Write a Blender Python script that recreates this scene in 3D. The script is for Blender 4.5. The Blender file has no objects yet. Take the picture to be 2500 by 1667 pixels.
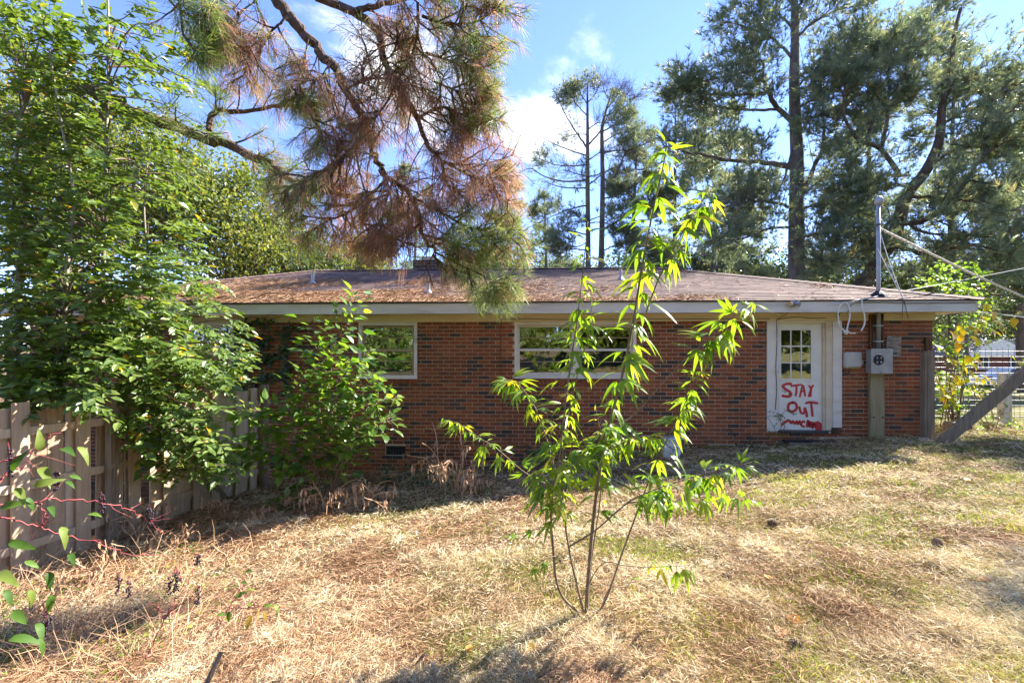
import bpy, math, random
import numpy as np
from math import radians, sin, cos, pi
# ------------------------------------------------------------------ camera, sky, sun
SC = bpy.context.scene
E = 1.68                                   # eye height above the ground at the camera
F = 1111.0                                 # focal length in pixels of a 2500 px wide frame (16 mm)
YAW = radians(2.98)
CY, SY = cos(YAW), sin(YAW)
HOR = 852.0
cam = bpy.data.cameras.new('camera'); cam.sensor_width = 36.0; cam.lens = 16.0
cam.shift_y = (HOR - 833.5) / 2500.0
cam.clip_start = 0.05; cam.clip_end = 2000
camo = bpy.data.objects.new('camera', cam); SC.collection.objects.link(camo)
camo.location = (0, 0, E); camo.rotation_euler = (radians(90), 0, YAW)
SC.camera = camo
SC.view_settings.view_transform = 'Standard'; SC.view_settings.look = 'None'
SC.view_settings.gamma = 1; SC.view_settings.use_curve_mapping = False
SC.view_settings.exposure = 2.15
SC.cycles.use_denoising = True
try: SC.cycles.denoiser = 'OPENIMAGEDENOISE'
except Exception: pass
SC.cycles.max_bounces = 6; SC.cycles.diffuse_bounces = 3; SC.cycles.glossy_bounces = 2
SC.cycles.use_adaptive_sampling = True; SC.cycles.adaptive_threshold = 0.02
SC.cycles.transmission_bounces = 3; SC.cycles.transparent_max_bounces = 8
SC.cycles.caustics_reflective = False; SC.cycles.caustics_refractive = False
SC.cycles.sample_clamp_indirect = 4.0
SUN = np.array((1.0, 0.68, 1.0)); SUN /= np.linalg.norm(SUN)
SUN_EL = math.asin(SUN[2]); SUN_AZ = math.atan2(SUN[0], SUN[1])   # azimuth from +Y towards +X

def build_world():
    w = bpy.data.worlds.new('World'); SC.world = w; w.use_nodes = True
    nt = w.node_tree; N = nt.nodes; L = nt.links; N.clear()
    out = N.new('ShaderNodeOutputWorld'); bg = N.new('ShaderNodeBackground'); bg.inputs[1].default_value = 0.12
    sky = N.new('ShaderNodeTexSky'); sky.sky_type = 'NISHITA'; sky.sun_disc = False
    sky.sun_elevation = SUN_EL; sky.sun_rotation = SUN_AZ
    sky.air_density = 0.75; sky.dust_density = 0.0; sky.ozone_density = 5.0; sky.altitude = 100
    tc = N.new('ShaderNodeTexCoord')
    sep = N.new('ShaderNodeSeparateXYZ'); L.new(tc.outputs['Generated'], sep.inputs[0])
    # flat cloud layer seen in perspective: direction divided by its height
    mz = N.new('ShaderNodeMath'); mz.operation = 'MAXIMUM'; mz.inputs[1].default_value = 0.03; L.new(sep.outputs[2], mz.inputs[0])
    az = N.new('ShaderNodeMath'); az.operation = 'ADD'; az.inputs[1].default_value = 0.18; L.new(mz.outputs[0], az.inputs[0])
    dx = N.new('ShaderNodeMath'); dx.operation = 'DIVIDE'; L.new(sep.outputs[0], dx.inputs[0]); L.new(az.outputs[0], dx.inputs[1])
    dy = N.new('ShaderNodeMath'); dy.operation = 'DIVIDE'; L.new(sep.outputs[1], dy.inputs[0]); L.new(az.outputs[0], dy.inputs[1])
    cb = N.new('ShaderNodeCombineXYZ'); L.new(dx.outputs[0], cb.inputs[0]); L.new(dy.outputs[0], cb.inputs[1])
    mp = N.new('ShaderNodeMapping'); mp.inputs['Location'].default_value = (0.55, 0.35, 0.0); L.new(cb.outputs[0], mp.inputs[0])
    n1 = N.new('ShaderNodeTexNoise'); n1.inputs['Scale'].default_value = 0.85; n1.inputs['Detail'].default_value = 9; n1.inputs['Roughness'].default_value = 0.56
    n1.inputs['Distortion'].default_value = 0.25
    L.new(mp.outputs[0], n1.inputs['Vector'])
    rp = N.new('ShaderNodeMapRange'); rp.interpolation_type = 'SMOOTHSTEP'
    rp.inputs['From Min'].default_value = 0.575; rp.inputs['From Max'].default_value = 0.655; rp.inputs['To Max'].default_value = 0.97
    # the cloud banks in view, broken up by the noise
    tot = n1.outputs[0]
    for (bx, by), sg, amp in (((0.05, 1.45), 0.34, 0.16), ((0.55, 1.75), 0.25, 0.14), ((-0.72, 1.05), 0.20, 0.10), ((1.25, 0.95), 0.10, 0.13), ((-0.5, 2.6), 0.4, 0.06)):
        vd = N.new('ShaderNodeVectorMath'); vd.operation = 'DISTANCE'; vd.inputs[1].default_value = (bx, by, 0); L.new(cb.outputs[0], vd.inputs[0])
        sm = N.new('ShaderNodeMapRange'); sm.interpolation_type = 'SMOOTHSTEP'; sm.inputs['From Min'].default_value = 0; sm.inputs['From Max'].default_value = sg * 2; sm.inputs['To Min'].default_value = amp; sm.inputs['To Max'].default_value = 0; L.new(vd.outputs['Value'], sm.inputs['Value'])
        ad = N.new('ShaderNodeMath'); ad.operation = 'ADD'; L.new(tot, ad.inputs[0]); L.new(sm.outputs[0], ad.inputs[1]); tot = ad.outputs[0]
    L.new(tot, rp.inputs['Value'])
    mix = N.new('ShaderNodeMixRGB'); L.new(rp.outputs[0], mix.inputs[0]); tn = N.new('ShaderNodeMixRGB'); tn.blend_type = 'MULTIPLY'; tn.inputs[0].default_value = 1; tn.inputs[2].default_value = (0.96, 0.86, 1.0, 1); L.new(sky.outputs[0], tn.inputs[1]); L.new(tn.outputs[0], mix.inputs[1])
    mix.inputs[2].default_value = (4.3, 4.4, 4.6, 1)
    L.new(mix.outputs[0], bg.inputs[0]); L.new(bg.outputs[0], out.inputs[0])
build_world()
sl = bpy.data.lights.new('sun', 'SUN'); sl.energy = 5.0; sl.angle = radians(0.55); sl.color = (1.0, 0.945, 0.86)
so = bpy.data.objects.new('sun', sl); SC.collection.objects.link(so); so.location = (20, 14, 30)
from mathutils import Vector
so.rotation_euler = Vector(SUN).to_track_quat('Z', 'Y').to_euler()

# ------------------------------------------------------------------ helpers
COL = SC.collection
def tag(o, label=None, cat=None, group=None, kind=None):
    if label: o['label'] = label
    if cat: o['category'] = cat
    if group: o['group'] = group
    if kind: o['kind'] = kind
    return o
def empty(name, loc, label=None, cat=None, group=None, kind=None):
    o = bpy.data.objects.new(name, None); COL.objects.link(o); o.location = tuple(loc); o.empty_display_size = 0.1
    return tag(o, label, cat, group, kind)
def link(name, me, parent=None):
    o = bpy.data.objects.new(name, me); COL.objects.link(o)
    if parent is not None:
        o.parent = parent; o.matrix_parent_inverse = parent.matrix_basis.inverted()   # parts are modelled in world space
    return o
def tri(F_):
    F_ = np.asarray(F_)
    if F_.ndim == 2 and F_.shape[1] == 4:
        return np.vstack([F_[:, [0, 1, 2]], F_[:, [0, 2, 3]]])
    return F_
def mesh(name, V, Fc, mat, rnd=None, uv=None, smooth=False, mats=None, midx=None):
    """numpy arrays to a mesh; Fc uniform (n,3) or (n,4); rnd: value per face kept in the attribute 'rnd'; uv per vertex"""
    V = np.ascontiguousarray(V, dtype=np.float32); Fc = np.ascontiguousarray(Fc, dtype=np.int32)
    me = bpy.data.meshes.new(name); n, k = Fc.shape
    me.vertices.add(len(V)); me.vertices.foreach_set('co', V.ravel())
    me.loops.add(n * k); me.loops.foreach_set('vertex_index', Fc.ravel())
    me.polygons.add(n); me.polygons.foreach_set('loop_start', np.arange(0, n * k, k, dtype=np.int32))
    try: me.polygons.foreach_set('loop_total', np.full(n, k, dtype=np.int32))
    except Exception: pass
    me.polygons.foreach_set('use_smooth', np.full(n, bool(smooth)))
    for m in (mats or [mat]): me.materials.append(m)
    if midx is not None: me.polygons.foreach_set('material_index', np.ascontiguousarray(midx, dtype=np.int32))
    if rnd is not None:
        a = me.attributes.new('rnd', 'FLOAT', 'FACE'); a.data.foreach_set('value', np.ascontiguousarray(rnd, dtype=np.float32))
    if uv is not None:
        l = me.uv_layers.new(name='UVMap'); l.data.foreach_set('uv', np.ascontiguousarray(np.asarray(uv, dtype=np.float32)[Fc.ravel()]).ravel())
    me.update(calc_edges=True)
    return me
class MB:
    """collects triangles of one mesh"""
    def __init__(s): s.V = []; s.Fc = []; s.R = []; s.n = 0
    def add(s, V, Fc, r=0.5):
        V = np.asarray(V, dtype=np.float64); Fc = tri(np.asarray(Fc, dtype=np.int64))
        s.V.append(V); s.Fc.append(Fc + s.n); s.n += len(V)
        s.R.append(np.full(len(Fc), r) if np.isscalar(r) else np.asarray(r))
        return s
    def box(s, x0, x1, y0, y1, z0, z1, r=0.5):
        V = [(x, y, z) for x in (x0, x1) for y in (y0, y1) for z in (z0, z1)]
        return s.add(V, [(0, 1, 3, 2), (4, 6, 7, 5), (0, 4, 5, 1), (2, 3, 7, 6), (0, 2, 6, 4), (1, 5, 7, 3)], r)
    def tube(s, P, R, k=6, r=0.5, cap=True):
        V, Fc = tube(P, R, k, cap); return s.add(V, Fc, r)
    def build(s, name, mat, parent=None, smooth=False):
        me = mesh(name, np.vstack(s.V), np.vstack(s.Fc), mat, np.concatenate(s.R), smooth=smooth)
        return link(name, me, parent)
def nrm(v):
    v = np.asarray(v, dtype=np.float64); return v / np.maximum(np.linalg.norm(v, axis=-1, keepdims=True), 1e-9)
def tube(P, R, k=6, cap=True):
    P = np.asarray(P, dtype=np.float64); m = len(P); R = np.broadcast_to(np.asarray(R, dtype=np.float64), (m,))
    T = np.gradient(P, axis=0); T = nrm(T)
    ref = np.array((0.0, 0.0, 1.0)) if abs(T[:, 2]).mean() < 0.8 else np.array((1.0, 0.0, 0.0))
    A = nrm(np.cross(T, ref)); B = np.cross(T, A)
    a = np.arange(k) * 2 * pi / k
    V = (P[:, None, :] + R[:, None, None] * (np.cos(a)[None, :, None] * A[:, None, :] + np.sin(a)[None, :, None] * B[:, None, :])).reshape(-1, 3)
    i = np.arange(m - 1)[:, None] * k; j = np.arange(k)[None, :]; j2 = (j + 1) % k
    Q = np.stack([i + j, i + j2, i + k + j2, i + k + j], -1).reshape(-1, 4)
    Fc = tri(Q)
    if cap:
        V = np.vstack([V, P[:1], P[-1:]]); c0, c1 = m * k, m * k + 1
        e = (m - 1) * k
        Fc = np.vstack([Fc, [(c0, (q + 1) % k, q) for q in range(k)], [(c1, e + q, e + (q + 1) % k) for q in range(k)]])
    return V, Fc
def spline(P, n):
    """Catmull-Rom through the points, n samples"""
    P = np.asarray(P, dtype=np.float64)
    if len(P) == 2:
        t = np.linspace(0, 1, n)[:, None]; return P[0] * (1 - t) + P[1] * t
    Q = np.vstack([2 * P[0] - P[1], P, 2 * P[-1] - P[-2]])
    u = np.linspace(0, len(P) - 1 - 1e-6, n); i = u.astype(int); t = (u - i)[:, None]
    a, b, c, d = Q[i], Q[i + 1], Q[i + 2], Q[i + 3]
    return 0.5 * (2 * b + (c - a) * t + (2 * a - 5 * b + 4 * c - d) * t ** 2 + (3 * b - a - 3 * c + d) * t ** 3)
def W(px, py, Z):
    """point at photograph pixel (2500 wide) and distance Z along the view axis, in world space"""
    dx = (px - 1250.0) / F
    return np.array((Z * (dx * CY - SY), Z * (dx * SY + CY), E + Z * (HOR - py) / F))
def WP(pts, Z):
    """list of pixels; Z one distance or (start, end)"""
    n = len(pts); Zs = np.linspace(Z[0], Z[1], n) if isinstance(Z, (tuple, list)) else [Z] * n
    return np.array([W(p[0], p[1], z if len(p) < 3 else p[2]) for p, z in zip(pts, Zs)])
def on_y(px, py, y):
    """point of the plane world y at that pixel"""
    dx = (px - 1250.0) / F
    t = y / (dx * SY + CY)
    return np.array((t * (dx * CY - SY), y, E + t * (HOR - py) / F))
def ground(x, y):
    x = np.asarray(x, dtype=np.float64); y = np.asarray(y, dtype=np.float64)
    yy = np.minimum(y, 9.0)
    g = -0.033 * yy + 0.62 * np.tanh(0.165 * x)
    g = g + 0.018 * np.sin(2.1 * x + 0.8 * y) * np.sin(1.7 * y - 0.6 * x) + 0.012 * np.sin(4.3 * x - 2.0) * np.sin(3.7 * y + 1.0)
    far = np.maximum(y - 10.0, 0.0)
    return g - 0.085 * far * np.exp(-far / 60.0)
def on_ground(px, py):
    """where the view ray of that pixel meets the ground"""
    dx = (px - 1250.0) / F; lo, hi = 0.5, 60.0
    for Z in np.linspace(1.0, 60, 1200):
        p = W(px, py, Z)
        if p[2] <= ground(p[0], p[1]): 
            return np.array((p[0], p[1], float(ground(p[0], p[1]))))
    return p
def frames(d, up):
    """columns x=d, y, z=normal near up; all (n,3)"""
    d = nrm(d); y = nrm(np.cross(up, d)); z = np.cross(d, y)
    return np.stack([d, y, z], -1)
def scatter(T, TF, pos, R, scale, rnd):
    """copies of template T (k,3) with faces TF at pos, rotation R (n,3,3), scale (n,) or (n,3)"""
    n = len(pos); sc = np.asarray(scale, dtype=np.float64)
    if sc.ndim == 0: sc = np.full(n, float(sc))
    if sc.ndim == 1: sc = np.repeat(sc[:, None], 3, 1)
    V = np.einsum('nij,nkj->nki', R, T[None] * sc[:, None, :]) + pos[:, None, :]
    Fc = (TF[None] + (np.arange(n) * len(T))[:, None, None]).reshape(-1, TF.shape[1])
    return V.reshape(-1, 3), Fc, np.repeat(rnd, len(TF))
def rdir(rng, n):
    return nrm(rng.normal(size=(n, 3)))

# ------------------------------------------------------------------ materials
def newmat(name):
    m = bpy.data.materials.new(name); m.use_nodes = True; nt = m.node_tree; nt.nodes.clear()
    return m, nt.nodes, nt.links
def ramp(N, stops):
    r = N.new('ShaderNodeValToRGB'); el = r.color_ramp.elements
    while len(el) > 1: el.remove(el[-1])
    el[0].position = stops[0][0]; el[0].color = (*stops[0][1], 1)
    for p, c in stops[1:]:
        e = el.new(p); e.color = (*c, 1)
    return r
def solid(name, stops, scale=6.0, rough=0.7, bump=0.15, stretch=(1, 1, 1), detail=6, spec=0.3, metal=0.0, use_rnd=0.0, dist=0.01):
    """noise through a colour ramp, with bump; use_rnd mixes in the per-piece value"""
    m, N, L = newmat(name)
    out = N.new('ShaderNodeOutputMaterial'); b = N.new('ShaderNodeBsdfPrincipled')
    tc = N.new('ShaderNodeTexCoord'); mp = N.new('ShaderNodeMapping'); mp.inputs['Scale'].default_value = stretch
    L.new(tc.outputs['Object'], mp.inputs[0])
    n = N.new('ShaderNodeTexNoise'); n.inputs['Scale'].default_value = scale; n.inputs['Detail'].default_value = detail; n.inputs['Roughness'].default_value = 0.62
    L.new(mp.outputs[0], n.inputs['Vector'])
    fac = n.outputs[0]
    if use_rnd:
        at = N.new('ShaderNodeAttribute'); at.attribute_name = 'rnd'
        mx = N.new('ShaderNodeMix'); mx.inputs[0].default_value = use_rnd
        L.new(n.outputs[0], mx.inputs[2]); L.new(at.outputs['Fac'], mx.inputs[3]); fac = mx.outputs[0]
    r = ramp(N, stops); L.new(fac, r.inputs[0]); L.new(r.outputs[0], b.inputs['Base Color'])
    b.inputs['Roughness'].default_value = rough; b.inputs['Specular IOR Level'].default_value = spec; b.inputs['Metallic'].default_value = metal
    if bump:
        n2 = N.new('ShaderNodeTexNoise'); n2.inputs['Scale'].default_value = scale * 5; n2.inputs['Detail'].default_value = 5
        L.new(mp.outputs[0], n2.inputs['Vector'])
        bp = N.new('ShaderNodeBump'); bp.inputs['Strength'].default_value = bump; bp.inputs['Distance'].default_value = dist
        L.new(n2.outputs[0], bp.inputs['Height']); L.new(bp.outputs[0], b.inputs['Normal'])
    L.new(b.outputs[0], out.inputs[0])
    return m
def leafmat(name, stops, trans=0.45, tint=(1.25, 1.15, 0.45), rough=0.42, spec=0.45):
    """leaf: glossy top and light coming through; colour by the value of each leaf"""
    m, N, L = newmat(name)
    out = N.new('ShaderNodeOutputMaterial'); b = N.new('ShaderNodeBsdfPrincipled'); t = N.new('ShaderNodeBsdfTranslucent'); mx = N.new('ShaderNodeMixShader')
    at = N.new('ShaderNodeAttribute'); at.attribute_name = 'rnd'
    r = ramp(N, stops); L.new(at.outputs['Fac'], r.inputs[0])
    tc = N.new('ShaderNodeTexCoord'); n = N.new('ShaderNodeTexNoise'); n.inputs['Scale'].default_value = 25; n.inputs['Detail'].default_value = 3
    L.new(tc.outputs['Object'], n.inputs['Vector'])
    mr = N.new('ShaderNodeMapRange'); mr.inputs['To Min'].default_value = 0.72; mr.inputs['To Max'].default_value = 1.28; L.new(n.outputs[0], mr.inputs['Value'])
    hs = N.new('ShaderNodeHueSaturation'); L.new(r.outputs[0], hs.inputs['Color']); L.new(mr.outputs[0], hs.inputs['Value'])
    mu = N.new('ShaderNodeMixRGB'); mu.blend_type = 'MULTIPLY'; mu.inputs[0].default_value = 1; mu.inputs[2].default_value = (*tint, 1)
    L.new(hs.outputs[0], mu.inputs[1])
    L.new(hs.outputs[0], b.inputs['Base Color']); L.new(mu.outputs[0], t.inputs['Color'])
    b.inputs['Roughness'].default_value = rough; b.inputs['Specular IOR Level'].default_value = spec
    mx.inputs[0].default_value = trans
    L.new(b.outputs[0], mx.inputs[1]); L.new(t.outputs[0], mx.inputs[2]); L.new(mx.outputs[0], out.inputs[0])
    return m
# ------------------------------------------------------------------ ground
YW = 7.95                                   # front wall of the house
YF = YW - 0.37                              # front of the fascia
def build_ground():
    m, N, L = newmat('lawn_soil')
    out = N.new('ShaderNodeOutputMaterial'); b = N.new('ShaderNodeBsdfPrincipled')
    tc = N.new('ShaderNodeTexCoord')
    n1 = N.new('ShaderNodeTexNoise'); n1.inputs['Scale'].default_value = 1.1; n1.inputs['Detail'].default_value = 6; L.new(tc.outputs['Object'], n1.inputs['Vector'])
    n2 = N.new('ShaderNodeTexNoise'); n2.inputs['Scale'].default_value = 45; n2.inputs['Detail'].default_value = 7; n2.inputs['Roughness'].default_value = 0.75; L.new(tc.outputs['Object'], n2.inputs['Vector'])
    r1 = ramp(N, [(0.3, (0.14, 0.08, 0.042)), (0.55, (0.19, 0.125, 0.07)), (0.75, (0.16, 0.145, 0.06))]); L.new(n1.outputs[0], r1.inputs[0])
    r2 = ramp(N, [(0.3, (0.35, 0.33, 0.3)), (0.7, (1.25, 1.2, 1.1))]); L.new(n2.outputs[0], r2.inputs[0])
    mu = N.new('ShaderNodeMixRGB'); mu.blend_type = 'MULTIPLY'; mu.inputs[0].default_value = 1; L.new(r1.outputs[0], mu.inputs[1]); L.new(r2.outputs[0], mu.inputs[2])
    # grassier to the right and far away
    sp = N.new('ShaderNodeSeparateXYZ'); L.new(tc.outputs['Object'], sp.inputs[0])
    ad = N.new('ShaderNodeMath'); ad.operation = 'MULTIPLY_ADD'; ad.inputs[1].default_value = 2.2; L.new(n1.outputs[0], ad.inputs[0]); L.new(sp.outputs[0], ad.inputs[2])
    gr = N.new('ShaderNodeMapRange'); gr.inputs['From Min'].default_value = 1.5; gr.inputs['From Max'].default_value = 8; gr.inputs['To Max'].default_value = 0.6; L.new(ad.outputs[0], gr.inputs['Value'])
    mg = N.new('ShaderNodeMixRGB'); mg.inputs[2].default_value = (0.16, 0.17, 0.05, 1); L.new(gr.outputs[0], mg.inputs[0]); L.new(mu.outputs[0], mg.inputs[1])
    L.new(mg.outputs[0], b.inputs['Base Color']); b.inputs['Roughness'].default_value = 0.95; b.inputs['Specular IOR Level'].default_value = 0.1
    bp = N.new('ShaderNodeBump'); bp.inputs['Strength'].default_value = 0.8; bp.inputs['Distance'].default_value = 0.03; L.new(n2.outputs[0], bp.inputs['Height']); L.new(bp.outputs[0], b.inputs['Normal'])
    L.new(b.outputs[0], out.inputs[0])
    u = np.linspace(-1, 1, 221); xs = 14 * u + 1200 * np.sign(u) * np.abs(u) ** 11
    ys = 1.0 + 15 * u + 1200 * np.sign(u) * np.abs(u) ** 11
    X, Y = np.meshgrid(xs, ys); Z = ground(X, Y)
    n = len(xs); i = np.arange(n - 1)
    a = (i[:, None] * n + i[None, :]).ravel()
    Q = np.stack([a, a + 1, a + n + 1, a + n], -1)
    o = link('ground', mesh('ground', np.stack([X, Y, Z], -1).reshape(-1, 3), Q, m, smooth=True)); tag(o, kind='structure')
build_ground()

# ------------------------------------------------------------------ materials of the house
M = {}
def brickmat():
    m, N, L = newmat('brick')
    out = N.new('ShaderNodeOutputMaterial'); b = N.new('ShaderNodeBsdfPrincipled'); at = N.new('ShaderNodeAttribute'); at.attribute_name = 'rnd'
    r = ramp(N, [(0.0, (0.055, 0.042, 0.034)), (0.12, (0.085, 0.055, 0.04)), (0.17, (0.14, 0.062, 0.034)), (0.4, (0.215, 0.070, 0.030)), (0.75, (0.275, 0.085, 0.033)), (1.0, (0.33, 0.12, 0.05))])
    L.new(at.outputs['Fac'], r.inputs[0])
    tc = N.new('ShaderNodeTexCoord'); n = N.new('ShaderNodeTexNoise'); n.inputs['Scale'].default_value = 38; n.inputs['Detail'].default_value = 6; L.new(tc.outputs['Object'], n.inputs['Vector'])
    mr = N.new('ShaderNodeMapRange'); mr.inputs['To Min'].default_value = 0.6; mr.inputs['To Max'].default_value = 1.4; L.new(n.outputs[0], mr.inputs['Value'])
    ge = N.new('ShaderNodeNewGeometry'); nl = N.new('ShaderNodeTexNoise'); nl.inputs['Scale'].default_value = 0.9; nl.inputs['Detail'].default_value = 5; L.new(ge.outputs['Position'], nl.inputs['Vector'])
    ml = N.new('ShaderNodeMapRange'); ml.inputs['From Min'].default_value = 0.35; ml.inputs['From Max'].default_value = 0.65; ml.inputs['To Min'].default_value = 0.78; ml.inputs['To Max'].default_value = 1.12; L.new(nl.outputs[0], ml.inputs['Value'])
    mm = N.new('ShaderNodeMath'); mm.operation = 'MULTIPLY'; L.new(mr.outputs[0], mm.inputs[0]); L.new(ml.outputs[0], mm.inputs[1])
    hs = N.new('ShaderNodeHueSaturation'); L.new(r.outputs[0], hs.inputs['Color']); L.new(mm.outputs[0], hs.inputs['Value'])
    L.new(hs.outputs[0], b.inputs['Base Color']); b.inputs['Roughness'].default_value = 0.85; b.inputs['Specular IOR Level'].default_value = 0.25
    bp = N.new('ShaderNodeBump'); bp.inputs['Strength'].default_value = 0.5; bp.inputs['Distance'].default_value = 0.004; L.new(n.outputs[0], bp.inputs['Height']); L.new(bp.outputs[0], b.inputs['Normal'])
    L.new(b.outputs[0], out.inputs[0]); return m
M['brick'] = brickmat()
M['mortar'] = solid('mortar', [(0.3, (0.46, 0.37, 0.28)), (0.7, (0.64, 0.53, 0.41))], 9, 0.95, 0.4)
M['white'] = solid('weathered_white_paint', [(0.25, (0.42, 0.37, 0.30)), (0.45, (0.66, 0.62, 0.54)), (0.8, (0.74, 0.71, 0.64))], 3.5, 0.6, 0.08, stretch=(0.5, 1, 1.6))
M['fascia'] = solid('fascia_paint', [(0.28, (0.40, 0.37, 0.31)), (0.5, (0.60, 0.58, 0.53)), (0.8, (0.67, 0.655, 0.61))], 2.2, 0.6, 0.06, stretch=(0.5, 1, 2.5))
M['cream'] = solid('cream_paint', [(0.25, (0.46, 0.37, 0.24)), (0.5, (0.64, 0.55, 0.40)), (0.8, (0.70, 0.62, 0.47))], 2.5, 0.65, 0.06, stretch=(0.4, 1, 2))
M['tan'] = solid('bare_sash_wood', [(0.3, (0.26, 0.19, 0.11)), (0.7, (0.42, 0.33, 0.21))], 8, 0.75, 0.2, stretch=(1, 1, 0.4))
M['doorwhite'] = solid('door_paint', [(0.3, (0.66, 0.64, 0.56)), (0.7, (0.78, 0.765, 0.70))], 2.5, 0.45, 0.04)
M['metal'] = solid('galvanised_metal', [(0.3, (0.27, 0.275, 0.28)), (0.7, (0.40, 0.405, 0.41))], 7, 0.45, 0.05, metal=0.4)
M['greyplastic'] = solid('grey_plastic', [(0.3, (0.40, 0.39, 0.36)), (0.7, (0.50, 0.49, 0.45))], 5, 0.5, 0.03)
M['black'] = solid('black_rubber', [(0.3, (0.012, 0.012, 0.012)), (0.7, (0.025, 0.025, 0.025))], 12, 0.6, 0.05)
M['darkmetal'] = solid('dark_metal', [(0.3, (0.05, 0.05, 0.055)), (0.7, (0.10, 0.10, 0.105))], 12, 0.5, 0.05, metal=0.5)
M['cable'] = solid('white_cable', [(0.3, (0.62, 0.60, 0.55)), (0.7, (0.75, 0.73, 0.68))], 12, 0.5, 0.03)
M['bark'] = solid('pine_bark', [(0.25, (0.04, 0.028, 0.022)), (0.5, (0.105, 0.07, 0.05)), (0.8, (0.20, 0.14, 0.105))], 7, 0.95, 0.9, stretch=(1, 1, 0.5), dist=0.03)
M['bark_grey'] = solid('grey_pine_bark', [(0.25, (0.06, 0.05, 0.045)), (0.5, (0.14, 0.115, 0.10)), (0.8, (0.23, 0.19, 0.165))], 5, 0.95, 0.9, stretch=(1, 1, 0.45), dist=0.04)
M['twig'] = solid('twig', [(0.3, (0.11, 0.075, 0.05)), (0.7, (0.21, 0.155, 0.105))], 20, 0.9, 0.3)
M['oldwood'] = solid('weathered_wood', [(0.25, (0.11, 0.085, 0.06)), (0.5, (0.23, 0.18, 0.125)), (0.8, (0.34, 0.28, 0.20))], 5, 0.9, 0.5, stretch=(6, 6, 0.5))
M['greenwood'] = solid('treated_wood', [(0.25, (0.16, 0.14, 0.075)), (0.5, (0.29, 0.24, 0.135)), (0.8, (0.40, 0.33, 0.20))], 5, 0.9, 0.45, stretch=(6, 6, 0.5))
M['rot'] = solid('rotten_wood', [(0.3, (0.03, 0.02, 0.013)), (0.55, (0.13, 0.07, 0.035)), (0.8, (0.28, 0.20, 0.11))], 7, 0.95, 0.8, stretch=(3, 3, 0.4))
M['fencewood'] = solid('fence_board', [(0.25, (0.30, 0.20, 0.12)), (0.5, (0.50, 0.37, 0.24)), (0.8, (0.64, 0.51, 0.36))], 4, 0.9, 0.4, stretch=(8, 8, 0.5), use_rnd=0.35)
M['concrete'] = solid('concrete', [(0.3, (0.22, 0.19, 0.16)), (0.7, (0.36, 0.33, 0.28))], 7, 0.95, 0.4)
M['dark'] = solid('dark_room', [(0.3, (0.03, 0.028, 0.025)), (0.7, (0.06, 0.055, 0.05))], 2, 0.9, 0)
M['terracotta'] = solid('terracotta', [(0.3, (0.40, 0.27, 0.17)), (0.7, (0.52, 0.38, 0.26))], 6, 0.9, 0.1)
M['straw'] = solid('pine_straw', [(0.0, (0.16, 0.075, 0.035)), (0.4, (0.34, 0.185, 0.09)), (0.75, (0.50, 0.31, 0.17)), (1.0, (0.64, 0.46, 0.29))], 2.0, 0.75, 0, use_rnd=0.8, spec=0.35)
def glassmat(name, tint=(0.75, 0.8, 0.8)):
    m, N, L = newmat(name)
    out = N.new('ShaderNodeOutputMaterial'); g = N.new('ShaderNodeBsdfGlossy'); t = N.new('ShaderNodeBsdfTransparent'); mx = N.new('ShaderNodeMixShader'); fr = N.new('ShaderNodeFresnel')
    fr.inputs['IOR'].default_value = 1.9; g.inputs['Roughness'].default_value = 0.02; g.inputs['Color'].default_value = (0.95, 0.97, 0.97, 1); t.inputs['Color'].default_value = (*tint, 1)
    tc = N.new('ShaderNodeTexCoord'); n = N.new('ShaderNodeTexNoise'); n.inputs['Scale'].default_value = 2.2; n.inputs['Detail'].default_value = 2; L.new(tc.outputs['Object'], n.inputs['Vector'])
    bp = N.new('ShaderNodeBump'); bp.inputs['Strength'].default_value = 0.12; bp.inputs['Distance'].default_value = 0.05; L.new(n.outputs[0], bp.inputs['Height']); L.new(bp.outputs[0], g.inputs['Normal'])
    a = N.new('ShaderNodeMath'); a.operation = 'MULTIPLY_ADD'; a.inputs[1].default_value = 1.0; a.inputs[2].default_value = 0.10; L.new(fr.outputs[0], a.inputs[0])
    L.new(a.outputs[0], mx.inputs[0]); L.new(t.outputs[0], mx.inputs[1]); L.new(g.outputs[0], mx.inputs[2]); L.new(mx.outputs[0], out.inputs[0]); return m
M['glass'] = glassmat('window_glass')
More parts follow.
